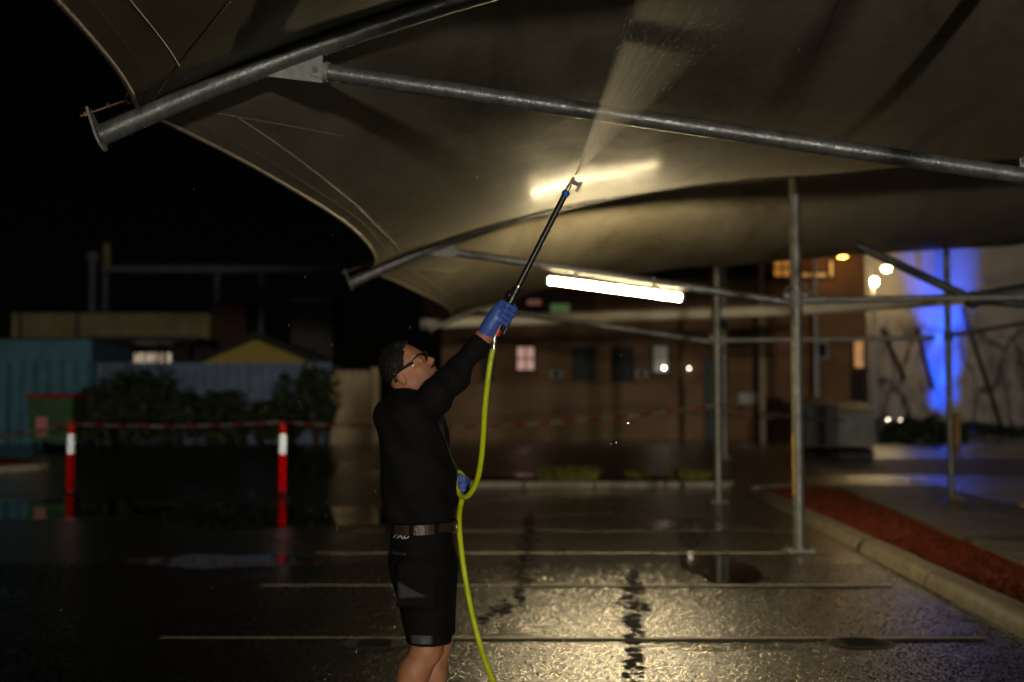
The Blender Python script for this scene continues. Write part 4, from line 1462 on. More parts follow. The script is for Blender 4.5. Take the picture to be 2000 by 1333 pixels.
mb = MB()
rn = random.Random(5)
for k in range(900):
    q = rn.random() ** 1.6
    d = (e_l * (1 - q) + e_r * q).normalized()
    s_ = 0.04 + 1.25 * rn.random() ** 0.8
    p = TIP + d * s_ + th * rn.gauss(0, 0.035) * s_
    l = rn.uniform(.003, .009)
    r_ = rn.uniform(.0006, .0012)
    mb.tube([p - d * l, p, p + d * l], [r_ * .3, r_, r_ * .3], 4, cap=False)
o = mb.build('spray_drops', 'water', org=TIP)
tag(o, 'fine drops flying in the spray fan', 'drops', kind='stuff')
mb = MB()
for k in range(80):
    Y = rn.uniform(5.0, 9)
    p = P(rn.uniform(150, 1900), rn.uniform(20, 1150), Y)
    mb.sphere(p, rn.uniform(.0012, .0022), 6, 5, (1, 1, 3.0))
o = mb.build('falling_drops', 'water')
tag(o, 'scattered drips falling from the wet canopy', 'drops', kind='stuff')

# ------------------------------------------------------------------ bollards with prismatic sheeting
def sheet_material(name, col):
    m, t, b = nmat(name)
    b.inputs["Metallic"].default_value = 1.0
    b.inputs["Roughness"].default_value = 0.24
    n = N(t, "ShaderNodeTexNoise", i_Scale=9.0, i_Detail=3.0)
    tc = N(t, "ShaderNodeTexCoord")
    t.links.new(tc.outputs["Object"], n.inputs["Vector"])
    t.links.new(ramp(t, n.outputs["Fac"], [(0.3, tuple(c * .85 for c in col)), (0.7, col)]), b.inputs["Base Color"])
    return m
M['retro_white'] = sheet_material('white_prismatic_sheet', (0.95, 0.98, 1.0))
M['retro_red'] = sheet_material('red_prismatic_sheet', (0.46, 0.018, 0.010))
M['red_post'] = mat('red_plastic_post', (0.75, 0.03, 0.018), 0.45, 0, 0.5, 0.12, 12.0)

def prism_sheet(r, z0, z1, rows, sides=12, cols=2):
    """wrap of cube-corner prisms round a post of radius r (three square-on facets per cell, recessed)"""
    mb = MB()
    for s_ in range(sides):
        a0, a1 = 2 * math.pi * s_ / sides, 2 * math.pi * (s_ + 1) / sides
        A, B = Vector((r * math.cos(a0), r * math.sin(a0), 0)), Vector((r * math.cos(a1), r * math.sin(a1), 0))
        nrm = (A + B).normalized()
        wv = (B - A)
        W = wv.length
        e = wv / W
        side_l = W / cols
        hh = side_l * math.sqrt(3) / 2
        nr_ = max(1, int((z1 - z0) / hh))
        dep = side_l / math.sqrt(6)
        for j in range(nr_):
            zb = z0 + j * hh
            for c in range(cols * 2):
                x0 = c * side_l / 2 - side_l / 2
                up_ = (c + j) % 2 == 0
                if up_:
                    tri = [(x0, zb), (x0 + side_l, zb), (x0 + side_l / 2, zb + hh)]
                else:
                    tri = [(x0 + side_l / 2, zb), (x0 + side_l, zb + hh), (x0, zb + hh)]
                P3 = [A + e * min(W + side_l * .5, max(-side_l * .5, x)) + Vector((0, 0, z)) + nrm * 0.001 for x, z in tri]
                C = (P3[0] + P3[1] + P3[2]) / 3 - nrm * dep
                mb.add(P3 + [C], [(0, 1, 3), (1, 2, 3), (2, 0, 3)])
    return mb

def bollard(px, label):
    Y = 24.5
    b0 = P(px, 962, Y)
    b0.z = 0
    t_ = thing('bollard', b0, label, 'bollard', 'red bollards with white sleeves')
    MB().tube([b0 + Vector((0, 0, z)) for z in (0.02, 0.6, 1.22, 1.30, 1.36, 1.385)], [0.066, 0.066, 0.062, 0.054, 0.040, 0.012], 20).build('post', 'red_post', t_, smooth=True)
    MB().tube([b0, b0 + Vector((0, 0, 0.03))], [0.15, 0.13], 20).build('base', 'black_plastic', t_, smooth=True)
    for z0, z1, m in ((0.05, 0.74, 'retro_red'), (0.745, 1.125, 'retro_white'), (1.13, 1.24, 'retro_red')):
        mb = prism_sheet(0.083, z0, z1, 1)
        mb.v = [tuple(Vector(v) + b0) for v in mb.v]
        mb.build('reflective_sleeve' if m == 'retro_white' else 'reflective_wrap', m, t_)
    return b0
B1 = bollard(137, 'red bollard with white sleeve in front of the green bin')
B2 = bollard(551, 'red bollard with white sleeve in front of the dark hedge')

# ------------------------------------------------------------------ barrier tape
def tape_material():
    m, t, b = nmat('barrier_tape')
    tc = N(t, "ShaderNodeTexCoord")
    sx = N(t, "ShaderNodeSeparateXYZ")
    t.links.new(tc.outputs["Object"], sx.inputs[0])
    ml = N(t, "ShaderNodeMath", operation='MULTIPLY_ADD', i_1=1 / 0.44, i_2=100.0)
    t.links.new(sx.outputs[0], ml.inputs[0])
    fr = N(t, "ShaderNodeMath", operation='FRACT')
    t.links.new(ml.outputs[0], fr.inputs[0])
    t.links.new(ramp(t, fr.outputs[0], [(0.0, (0.17, 0.010, 0.009)), (0.49, (0.17, 0.010, 0.009)), (0.51, (0.17, 0.15, 0.135)), (1.0, (0.17, 0.15, 0.135))]), b.inputs["Base Color"])
    b.inputs["Roughness"].default_value = 0.35
    return m
M['tape'] = tape_material()
def tape(a, b, drop, label, n=60, w_=0.05, seed=1):
    rn = random.Random(seed)
    mb = MB()
    vs = []
    ph = rn.uniform(0, 6)
    for k in range(n + 1):
        f = k / n
        p = Vector(a).lerp(Vector(b), f) - Vector((0, 0, drop * 4 * f * (1 - f)))
        tw = 0.5 * math.sin(f * 17 + ph) + 0.3 * math.sin(f * 41 + ph)
        d = Vector((0, math.sin(tw), math.cos(tw))) * w_ / 2
        vs += [p - d, p + d]
    mb.add(vs, [(2 * k, 2 * k + 1, 2 * k + 3, 2 * k + 2) for k in range(n)])
    o = mb.build('barrier_tape', 'tape', org=Vector(a), smooth=True)
    tag(o, label, 'barrier tape', 'red and white barrier tape lengths')
p3 = Vector((frame_x(21.9), 21.83, 0))
bt1, bt2 = B1 + Vector((0, -0.085, 1.31)), B2 + Vector((0, -0.085, 1.35))
tape(P(-120, 862, 25.5), bt1, 0.06, 'red and white tape length ending at the bollard by the bin', seed=1)
tape(bt1, bt2, 0.06, 'red and white tape strung between the two red bollards', 70, seed=2)
tape(bt2, P(1404, 791, 21.83), 0.22, 'red and white tape from the hedge bollard to the steel post', 130, seed=3)
tape(P(1404, 791, 21.83), P(1652, 822, 31.0), 0.05, 'red and white tape from the steel post to the bulk bins', 70, seed=4)

# ------------------------------------------------------------------ plants
M['leaf'] = mat('dark_hedge_leaf', (0.030, 0.042, 0.014), 0.55, 0, 0.4, 0.5, 3.0)
M['leaf_y'] = mat('yellow_green_grass', (0.20, 0.20, 0.035), 0.6, 0, 0.4, 0.4, 5.0)
M['bark'] = mat('bark', (0.05, 0.035, 0.022), 0.9, 0, 0.2, 0.4, 8.0, 0.5, 30.0)
def bush(name, c, r, n, label, leaf='leaf', size=0.09, seed=0, group=None, cat='bush'):
    rn = random.Random(seed)
    c = Vector(c)
    t_ = thing(name, (c.x, c.y, c.z), label, cat, group)
    mb = MB()
    lumps = [(Vector((rn.uniform(-.75, .75) * r[0], rn.uniform(-.5, .5) * r[1], r[2] * rn.uniform(0.25, 0.78))), rn.uniform(.28, .5)) for _ in range(int(10 + r[0] * 6))]
    for k in range(n):
        lc, lr = rn.choice(lumps)
        d = Vector((rn.gauss(0, 1), rn.gauss(0, 1), rn.gauss(0, 1))).normalized() * rn.random() ** 0.4
        p = c + lc + Vector((d.x * lr * max(r[0], .7) * .6, d.y * lr * r[1], d.z * lr * r[2] * 0.75))
        if p.z < c.z + .03:
            continue
        a = Vector((rn.gauss(0, 1), rn.gauss(0, 1), rn.gauss(0, .6))).normalized()
        b = a.cross(Vector((rn.gauss(0, 1), rn.gauss(0, 1), rn.gauss(0, 1)))).normalized()
        s_ = size * rn.uniform(.6, 1.4)
        mb.add([p - a * s_, p + b * s_ * .4, p + a * s_, p - b * s_ * .4], [(0, 1, 2, 3)])
    mb.build('foliage', leaf, t_)
    for k in range(4):
        x = rn.uniform(-.5, .5) * r[0]
        MB().tube([c + Vector((x, 0, -.05)), c + Vector((x * 1.2, rn.uniform(-.1, .1), r[2] * .35)), c + Vector((x * 1.3 + rn.uniform(-.2, .2), 0, r[2] * .65))], [.04, .03, .01], 6).build('stem', 'bark', t_, smooth=True)
    return t_
def gz(px, py, Y):
    v = P(px, py, Y)
    return v
YH = 34.5
hz_ = tz(YH)
for k, (px, w_, top, lab) in enumerate(((215, 1.0, 770, 'low dark hedge shrub beside the green bin'), (285, 1.25, 738, 'tall dark hedge shrub before the blue fence left of centre gap'),
                                        (390, 1.35, 775, 'rounded dark hedge shrub under the yellow gable end'), (490, 1.3, 785, 'broad low dark hedge shrub by the fence'), (598, 1.2, 728, 'tallest dark hedge shrub beside the beige wall panel'))):
    v = P(px, top, YH)
    bush('hedge_shrub', (v.x, YH, hz_), (w_, 0.7, v.z - hz_ + .15), 3600, lab, seed=20 + k, group='hedge shrubs along the fence')
for k, (px, Y, w_, h_, lab) in enumerate(((1085, 26.9, 0.34, 0.30, 'yellow-green clump of grass on red mulch beside its twin'), (1132, 26.9, 0.34, 0.30, 'yellow-green grass clump nearer the steel post than its twin'),
                                          (1345, 27.3, 0.42, 0.22, 'low olive grass clump behind the tape-tied post'), (1245, 27.6, 0.25, 0.2, 'small sparse tuft alone on the red mulch'))):
    x = px2x(px, Y)
    c = Vector((x, Y, 0.12 + tz(Y)))
    t_ = thing('grass_clump', c, lab, 'grass clump', 'grass clumps on the far bed')
    rn = random.Random(40 + k)
    mb = MB()
    for q in range(420 if k < 3 else 150):
        p = c + Vector((rn.uniform(-1, 1) * w_, rn.uniform(-.2, .2), -.02))
        d = Vector((rn.gauss(0, .28), rn.gauss(0, .28), 1)).normalized()
        hh = h_ * rn.uniform(.6, 1.25)
        wv = Vector((rn.gauss(0, 1), rn.gauss(0, 1), 0)).normalized() * 0.012
        mb.add([p - wv, p + wv, p + d * hh * .6 + wv * .7, p + d * hh + Vector((d.x, d.y, 0)) * hh * .3, p + d * hh * .6 - wv * .7], [(0, 1, 2, 3, 4)])
    mb.build('blades', 'leaf_y', t_)
    MB().sphere(c, w_ * .5, 10, 6, (1, .4, .12)).build('crown', 'soil', t_, smooth=True)
bush('planter_shrub', (px2x(1772, 36) , 36, tz(36) - .1), (1.0, 0.9, 0.95), 3000, 'dark low shrub mound between the bulk bins and the mural', seed=61)
bush('planter_shrub', (px2x(1835, 36.5), 36.5, tz(36) - .1), (0.8, 0.6, 0.55), 1600, 'small dark shrub at the foot of the blue lit mural', seed=62)
bush('planter_shrub', (px2x(1945, 43.5), 43.5, tz(43)), (1.9, 0.6, 0.5), 2000, 'long low shrub under the sketchy mural drawing', seed=63)

# ------------------------------------------------------------------ left background
M['teal_metal'] = mat('teal_sheet_metal', (0.07, 0.19, 0.26), 0.5, 0, 0.5, 0.25, 2.0, 0.1, 20.0)
M['blue_fence'] = mat('blue_grey_sheet_metal', (0.13, 0.19, 0.30), 0.5, 0, 0.5, 0.25, 1.5, 0.1, 20.0)
M['beige'] = mat('beige_render', (0.50, 0.37, 0.225), 0.8, 0, 0.3, 0.18, 2.0, 0.2, 20.0)
M['cream'] = mat('cream_render', (0.36, 0.30, 0.15), 0.8, 0, 0.3, 0.25, 1.2, 0.2, 20.0)
M['yellow_board'] = mat('yellow_weatherboard', (0.62, 0.45, 0.11), 0.7, 0, 0.3, 0.12, 3.0)
M['roof'] = mat('dark_roof_sheet', (0.03, 0.032, 0.035), 0.5, 0, 0.4, 0.3, 3.0)
M['brick'] = None
def brick_material(name, c1, c2, mortar):
    m, t, b = nmat(name)
    tc = N(t, "ShaderNodeTexCoord")
    mp = N(t, "ShaderNodeMapping")
    mp.inputs["Rotation"].default_value = (math.pi / 2, 0, 0)
    t.links.new(tc.outputs["Object"], mp.inputs[0])
    br = N(t, "ShaderNodeTexBrick", i_Scale=1.0)
    br.inputs["Color1"].default_value = (*c1, 1)
    br.inputs["Color2"].default_value = (*c2, 1)
    br.inputs["Mortar"].default_value = (*mortar, 1)
    br.inputs["Brick Width"].default_value = 0.24
    br.inputs["Row Height"].default_value = 0.086
    br.inputs["Mortar Size"].default_value = 0.01
    t.links.new(mp.outputs[0], br.inputs["Vector"])
    n = N(t, "ShaderNodeTexNoise", i_Scale=0.7, i_Detail=6.0)
    t.links.new(tc.outputs["Object"], n.inputs["Vector"])
    mx = N(t, "ShaderNodeMixRGB", blend_type='MULTIPLY', i_Fac=0.8)
    t.links.new(br.outputs["Color"], mx.inputs[1])
    t.links.new(ramp(t, n.outputs["Fac"], [(0.3, g3(0.55)), (0.7, g3(1.1))]), mx.inputs[2])
    t.links.new(mx.outputs[0], b.inputs["Base Color"])
    b.inputs["Roughness"].default_value = 0.8
    bp = N(t, "ShaderNodeBump", i_Strength=0.5, i_Distance=0.01)
    t.links.new(br.outputs["Fac"], bp.inputs["Height"])
    t.links.new(bp.outputs[0], b.inputs["Normal"])
    return m
M['brick'] = brick_material('brown_brick', (0.27, 0.13, 0.05), (0.35, 0.17, 0.07), (0.18, 0.13, 0.085))
M['brick_tan'] = brick_material('tan_brick', (0.34, 0.20, 0.095), (0.40, 0.24, 0.12), (0.24, 0.18, 0.13))
M['brick_red'] = brick_material('red_brick', (0.10, 0.035, 0.02), (0.13, 0.045, 0.025), (0.06, 0.04, 0.03))
M['dkglass'] = mat('dark_window_glass', (0.008, 0.012, 0.012), 0.45, 0, 0.15, 0.3, 2.0)
M['frame_w'] = mat('pale_window_frame', (0.35, 0.34, 0.30), 0.5, 0, 0.4, 0.15, 6.0)
M['dk'] = mat('dark_render', (0.035, 0.03, 0.026), 0.8, 0, 0.3, 0.3, 2.0)
M['greybox'] = mat('grey_painted_block', (0.10, 0.085, 0.075), 0.7, 0, 0.3, 0.25, 2.0)
M['white_paint'] = mat('white_paint', (0.6, 0.58, 0.54), 0.5, 0, 0.4, 0.15, 6.0)

def corr(mb, x0, x1, y, z0, z1, pitch=0.25, depth=0.05):
    """ribbed metal sheet facing -y"""
    n = max(1, int(round((x1 - x0) / pitch)))
    pts = []
    for k in range(n):
        a = x0 + (x1 - x0) * k / n
        p = (x1 - x0) / n
        pts += [(a, y), (a + p * .45, y), (a + p * .55, y - depth), (a + p * .9, y - depth)]
    pts.append((x1, y))
    vs = [(x, yy, z) for z in (z0, z1) for x, yy in pts]
    m_ = len(pts)
    mb.add(vs, [(k, k + 1, m_ + k + 1, m_ + k) for k in range(m_ - 1)])
    return mb
def rect(px0, py0, px1, py1, Y):
    a, b = P(px0, py1, Y), P(px1, py0, Y)
    return a.x, a.z, b.x, b.z

# teal metal shed
Y = 36.0
x0, z0, x1, z1 = rect(-140, 664, 178, 864, Y)
z0 = tz(Y) - .05
sh = thing('metal_shed', (x1, Y, z0), 'teal ribbed metal shed standing behind the green bin', 'shed')
zm = P(0, 706, Y).z
n_ = 6
for k in range(n_):
    a, b = x0 + (x1 - x0) * k / n_, x0 + (x1 - x0) * (k + 1) / n_
    corr(MB(), a + .01, b - .01, Y, z0, zm, 0.30, 0.09).build('wall_sheet', 'teal_metal', sh, thick=0.004)
MB().box(((x0 + x1) / 2, Y + 0.0, (zm + z1) / 2), (x1 - x0 + .1, 0.16, z1 - zm), bev=0.02).build('fascia', 'teal_metal', sh)
MB().box((x1 - .03, Y + 2.0, (z0 + z1) / 2), (0.06, 3.7, z1 - z0)).build('side_wall', 'teal_metal', sh)
MB().box(((x0 + x1) / 2, Y + 2.0, z1 + .03), (x1 - x0 + .2, 4.2, 0.05)).build('roof', 'roof', sh)
# blue-grey fence
Y = 36.6
x0, z0, x1, z1 = rect(182, 711, 645, 870, Y)
z0 = tz(Y)
fe = thing('sheet_fence', ((x0 + x1) / 2, Y, z0), 'blue-grey ribbed metal fence behind the hedge shrubs', 'fence')
n_ = 3
for k in range(n_):
    a, b = x0 + (x1 - x0) * k / n_, x0 + (x1 - x0) * (k + 1) / n_
    corr(MB(), a + .04, b - .04, Y, z0, z1, 0.30, 0.07).build('panel', 'blue_fence', fe, thick=0.004)
    MB().box(((a + b) / 2, Y, z1 + .0), (b - a - .07, 0.07, 0.06)).build('rail', 'blue_fence', fe)
for k in range(n_ + 1):
    a = x0 + (x1 - x0) * k / n_
    MB().box((a, Y + .01, (z0 + z1) / 2 + .03), (0.07, 0.09, z1 - z0 + .06)).build('post', 'blue_fence', fe)
# beige wall panel with end post
Y = 35.6
x0, z0, x1, z1 = rect(646, 729, 722, 876, Y)
bw = thing('garden_wall', ((x0 + x1) / 2, Y, tz(Y)), 'plain beige rendered wall at the end of the hedge', 'wall')
MB().box(((x0 + x1) / 2, Y + .1, (tz(Y) + z1) / 2), (x1 - x0, 0.2, z1 - tz(Y)), bev=.01).build('wall_panel', 'beige', bw)
xa = px2x(732, Y)
MB().box((xa + .01, Y + .1, (tz(Y) + z1) / 2 + .08), (0.24, 0.26, z1 - tz(Y) + .16), bev=.015).build('pier', 'beige', bw)
MB().box(((x0 + x1) / 2 - .02, Y + .1, z1 + .04), (x1 - x0 - .02, 0.26, 0.07), bev=.01).build('coping', 'beige', bw)

# green bulk bin with red lid
M['bin_green'] = mat('green_bin_plastic', (0.035, 0.10, 0.035), 0.5, 0, 0.4, 0.25, 4.0)
M['bin_red'] = mat('red_lid_plastic', (0.38, 0.016, 0.02), 0.45, 0, 0.4, 0.2, 4.0)
M['sticker'] = mat('pale_red_sticker', (0.55, 0.23, 0.2), 0.5, 0, 0.4, 0.3, 9.0)
Y = 33.4
zb = tz(Y)
x0, _, x1, zt = rect(62, 768, 156, 868, Y)
bn = thing('wheeled_bin', ((x0 + x1) / 2, Y, zb), 'green wheeled bulk bin with red lid before the teal shed', 'bin')
cx, w_ = (x0 + x1) / 2, (x1 - x0) / 2
d_ = .45
hb = zt - .14
MB().add([(cx - w_ * .82, Y - d_ * .8, zb + .18), (cx + w_ * .82, Y - d_ * .8, zb + .18), (cx + w_ * .82, Y + d_ * .8, zb + .18), (cx - w_ * .82, Y + d_ * .8, zb + .18),
          (cx - w_ * .97, Y - d_, hb), (cx + w_ * .97, Y - d_, hb), (cx + w_ * .97, Y + d_, hb), (cx - w_ * .97, Y + d_, hb)],
         [(3, 2, 1, 0), (4, 5, 6, 7), (0, 1, 5, 4), (1, 2, 6, 5), (2, 3, 7, 6), (3, 0, 4, 7)]).build('body', 'bin_green', bn)
MB().tube([(cx - w_, Y, hb + .02), (cx - w_ * .5, Y, hb + .07), (cx + w_ * .5, Y, hb + .07), (cx + w_, Y, hb + .02)], [.46, .5, .5, .46], 4, flat=.12).add([], []).build('hinge_core', 'bin_red', bn)
MB().box((cx, Y, hb + .05), (w_ * 2.08, d_ * 2.1, 0.10), bev=.03).build('lid', 'bin_red', bn)
MB().box((cx, Y - d_ - .02, hb - .02), (w_ * 1.96, .05, .05)).build('front_rim', 'bin_green', bn)
MB().box((P(110, 0, Y).x, Y - d_ * .93, zb + .62), (0.30, 0.012, 0.62), rx=R(-4)).build('sticker', 'sticker', bn)
for a in (-1, 1):
    for b in (-1, 1):
        c = Vector((cx + a * w_ * .65, Y + b * .28, zb + .09))
        MB().tube([c - Vector((.025, 0, 0)), c + Vector((.025, 0, 0))], .09, 14).build('wheel', 'black_plastic', bn, smooth=True)
    MB().box((cx + a * w_ * .65, Y, zb + .18), (.08, .7, .03)).build('axle_plate', 'dkmetal', bn)

# cottage with yellow gable
Y = 46.0
ap, lft, rgt = P(503, 660, Y), P(372, 716, Y), P(640, 716, Y)
ho = thing('cottage', (ap.x, Y, tz(Y)), 'cottage with yellow weatherboard gable and dark roof behind the fence', 'house')
zb = tz(Y)
nb2 = 11
for k in range(nb2):
    za, zc = lft.z + (ap.z - .1 - lft.z) * k / nb2, lft.z + (ap.z - .1 - lft.z) * (k + 1) / nb2
    fr = lambda z: (z - lft.z) / (ap.z - lft.z)
    xl0, xr0 = lft.x + (ap.x - lft.x) * fr(za), rgt.x + (ap.x - rgt.x) * fr(za)
    xl1, xr1 = lft.x + (ap.x - lft.x) * fr(zc), rgt.x + (ap.x - rgt.x) * fr(zc)
    MB().prism([(xl0, Y - .02, za), (xr0, Y - .02, za), (xr1, Y, zc), (xl1, Y, zc)], (0, .1, 0)).build('weatherboard', 'yellow_board', ho)
MB().box(((lft.x + rgt.x) / 2, Y + .12, (zb + lft.z) / 2), (rgt.x - lft.x - .3, 0.2, lft.z - zb)).build('wall', 'yellow_board', ho)
for e_, s_ in ((lft, -1), (rgt, 1)):
    o_ = Vector(((ap.x - e_.x) * -.22, 0, (ap.z - e_.z) * -.22))
    MB().prism([ap + Vector((0, -.35, .02)), e_ + o_ + Vector((0, -.35, .02)), e_ + o_ + Vector((0, -.35, .16)), ap + Vector((0, -.35, .18))], (0, 9, 0)).build('roof_plane', 'roof', ho)
    MB().prism([ap + Vector((0, -.40, -.08)), e_ + o_ + Vector((0, -.40, -.08)), e_ + o_ + Vector((0, -.40, .10)), ap + Vector((0, -.40, .12))], (0, .04, 0)).build('barge_board', 'dk', ho)
# dark veranda with lit room left of the cottage
Y = 44.0
x0, z0, x1, z1 = rect(190, 668, 372, 712, Y)
ve = thing('veranda', ((x0 + x1) / 2, Y, tz(Y)), 'dark flat-roofed veranda with small lit windows behind the fence', 'building')
MB().box(((x0 + x1) / 2, Y + 1.5, z1 + .1), (x1 - x0 + .6, 3.4, 0.14)).build('roof', 'roof', ve)
MB().box(((x0 + x1) / 2, Y + 3, (tz(Y) + z1) / 2), (x1 - x0, 0.2, z1 - tz(Y))).build('wall', 'dk', ve)
for k in range(4):
    MB().box((x0 + .1 + (x1 - x0 - .2) * k / 3, Y, (tz(Y) + z1) / 2), (0.1, 0.1, z1 - tz(Y))).build('post', 'dk', ve)
M['lit_warm'] = emit('lit_room_glass', (1.0, 0.78, 0.55), 0.5, var=.7, vscale=5.0)
for a, b in ((262, 284), (287, 297), (300, 318), (326, 334)):
    xa, za, xb, zb2 = rect(a, 690, b, 712, Y + 2.85)
    wn = MB().box(((xa + xb) / 2, Y + 2.87, (za + zb2) / 2), (xb - xa + .1, .04, zb2 - za + .1)).build('window', 'dk', ve)
    MB().box(((xa + xb) / 2, Y + 2.84, (za + zb2) / 2), (xb - xa, .02, zb2 - za)).build('pane', 'lit_warm', wn)
# long cream parapet building
Y = 60.0
x0, z0, x1, z1 = rect(22, 612, 410, 668, Y)
lb = thing('flat_roof_building', ((x0 + x1) / 2, Y, tz(Y)), 'long low building with cream parapet wall above the veranda roof', 'building')
MB().box(((x0 + x1) / 2, Y + 3, (z0 + z1) / 2), (x1 - x0, 6, z1 - z0)).build('parapet', 'cream', lb)
MB().box(((x0 + x1) / 2, Y + 3.1, (tz(Y) + z0) / 2), (x1 - x0 - .2, 5.6, z0 - tz(Y))).build('wall', 'dk', lb)
MB().box(((x0 + x1) / 2, Y - .03, z1 + .04), (x1 - x0 + .1, .3, .08)).build('coping', 'dk', lb)
for px in (38, 150):
    MB().box((px2x(px, Y), Y - .06, (z0 + z1) / 2), (.16, .1, z1 - z0 - .02)).build('pilaster', 'greybox', lb)
x0, z0, x1, z1 = rect(414, 597, 482, 662, 62)
rb = thing('red_brick_block', ((x0 + x1) / 2, 62, tz(62)), 'dark red brick stair block beside the cream parapet', 'building')
MB().box(((x0 + x1) / 2, 64, (tz(62) + z1) / 2), (x1 - x0, 4, z1 - tz(62))).build('wall', 'brick_red', rb)
MB().box(((x0 + x1) / 2, 64, z1 + .06), (x1 - x0 + .1, 4.1, .12)).build('coping', 'dk', rb)
x0, z0, x1, z1 = rect(568, 588, 650, 664, 58)
gb = thing('plant_room', ((x0 + x1) / 2, 58, tz(58)), 'grey square plant room above the cottage roof', 'building')
MB().box(((x0 + x1) / 2, 60, (tz(58) + z1) / 2), (x1 - x0, 4, z1 - tz(58))).build('wall', 'greybox', gb)
MB().box(((x0 + x1) / 2, 60, z1 + .05), (x1 - x0 + .15, 4.1, .1)).build('coping', 'frame_w', gb)
# roof-top steel gantry
Y = 64.0
M['gantry'] = mat('grey_gantry_paint', (0.13, 0.14, 0.145), 0.5, 0, 0.4, 0.25, 1.0)
gt = thing('roof_gantry', (px2x(430, Y), Y, tz(Y)), 'grey steel gantry frame standing behind the low roofs', 'gantry')
a, b = P(200, 527, Y), P(665, 526, Y)
MB().box(((a + b) / 2), (b.x - a.x, .3, .32)).build('beam', 'gantry', gt)
for px in (200, 420, 507, 611):
    MB().box((px2x(px, Y), Y + .3, (a.z + tz(Y)) / 2 - .1), (.24, .24, a.z - tz(Y) - .2)).build('post', 'gantry', gt)
MB().tube([P(209, 520, Y + .6), P(209, 476, Y + .6)], .18, 12).build('vent_stack', 'cream', gt, smooth=True)
ck = thing('flue', (px2x(180, 63), 63, tz(63)), 'thin dark flue with wide cowl left of the gantry', 'flue')
q0, q1 = P(181, 608, 63), P(181, 508, 63)
MB().tube([(q0.x, 63, tz(63)), (q1.x, 63, q1.z)], .2, 12).build('pipe', 'gantry', ck, smooth=True)
MB().tube([(q1.x, 63, q1.z - .05), (q1.x, 63, q1.z + .35)], .36, 14).build('cowl', 'gantry', ck, smooth=True)

# ------------------------------------------------------------------ brick building
Y = 41.0
zb = tz(Y) - .05
def window(parent, px0, py0, px1, py1, glass, Yw, frame='dk', bars=True, sill=True):
    a, za, b, zb_ = rect(px0, py0, px1, py1, Yw)
    f = MB()
    t_ = .07
    f.box(((a + b) / 2, Yw - .03, zb_ - t_ / 2), (b - a, .10, t_)).box(((a + b) / 2, Yw - .03, za + t_ / 2), (b - a, .10, t_))
    f.box((a + t_ / 2, Yw - .03, (za + zb_) / 2), (t_, .098, zb_ - za - .02)).box((b - t_ / 2, Yw - .03, (za + zb_) / 2), (t_, .098, zb_ - za - .02))
    if bars:
        f.box(((a + b) / 2, Yw - .03, (za + zb_) / 2), (b - a - .1, .07, .05)).box(((a + b) / 2, Yw - .03, (za + zb_) / 2), (.05, .068, zb_ - za - .1))
    w0 = f.build('window', frame, parent)
    MB().box(((a + b) / 2, Yw - .01, (za + zb_) / 2), (b - a - .1, .02, zb_ - za - .1)).build('pane', glass, w0)
    if sill:
        MB().box(((a + b) / 2, Yw - .08, za - .05), (b - a + .16, .16, .08)).build('sill', 'greybox', w0)
    return w0
x0, _, x1, z1 = rect(862, 546, 1500, 865, Y)
bb = thing('brick_building', ((x0 + x1) / 2, Y, zb), 'brown brick building with one pink lit window behind the tape', 'building')
MB().box(((x0 + x1) / 2, Y + 4, (zb + z1) / 2), (x1 - x0, 8, z1 - zb)).build('wall', 'brick', bb)
MB().box(((x0 + x1) / 2, Y + 4, z1 + .1), (x1 - x0 + .3, 8.3, .2)).build('parapet_cap', 'dk', bb)
xp, zp_, xq, zq = rect(880, 752, 1372, 866, Y)
MB().box(((xp + xq) / 2, Y - .06, (zb + zq) / 2), (xq - xp, .12, zq - zb)).build('tan_plinth', 'brick_tan', bb)
M['pink_lit'] = emit('pink_curtained_glass', (1.0, 0.50, 0.40), 0.42, var=.35, vscale=4.0)
window(bb, 1006, 674, 1047, 727, 'pink_lit', Y)
window(bb, 1118, 678, 1162, 742, 'dkglass', Y)
window(bb, 1194, 678, 1238, 742, 'dkglass', Y)
M['grey_lit'] = emit('dim_curtained_glass', (0.9, 0.85, 0.62), 0.05, (0.3, 0.3, 0.26), var=.3)
window(bb, 1272, 672, 1308, 732, 'grey_lit', Y, bars=False)
window(bb, 940, 690, 965, 742, 'dkglass', Y, bars=False)
for px in (1086, 1252):
    c = P(px, 731, Y - .12)
    bx_ = MB().box(c, (.42, .22, .28), bev=.02).build('air_conditioner', 'frame_w', bb)
    MB().tube([c + Vector((0, -.10, 0)), c + Vector((0, -.13, 0))], .10, 14).build('fan_grille', 'dk', bx_, smooth=True)
# dark door / downpipe
xa, za, xb, zb2 = rect(1376, 700, 1420, 866, Y)
dr = MB().box(((xa + xb) / 2, Y - .04, (zb + zb2) / 2), (xb - xa, .1, zb2 - zb)).build('door', mat('dark_green_door', (0.02, 0.032, 0.03), .5, 0, .4), bb)
MB().sphere((xa + .12, Y - .12, zb + 1.0), .05, 8, 6).build('handle', 'steel', dr, smooth=True)
# added glowing globes; the first stands in for lights reflected in the window
M['globe'] = emit('small_lit_globe', (1.0, 0.88, 0.68), 14.0)
for px, py, lab in ((1297, 719, 'small round wall lamp beside the pale window'), (1346, 720, 'small round wall lamp alone on the brick wall')):
    c = P(px, py, Y - .14)
    t_ = thing('wall_lamp', c, lab, 'wall lamp', 'wall lamps on the brick building')
    MB().tube([c + Vector((0, .14, 0)), c + Vector((0, .06, 0))], .07, 12).build('base', 'dkmetal', t_, smooth=True)
    MB().sphere(c, .05 if px < 1300 else .03, 10, 8).build('globe', 'globe', t_, smooth=True)
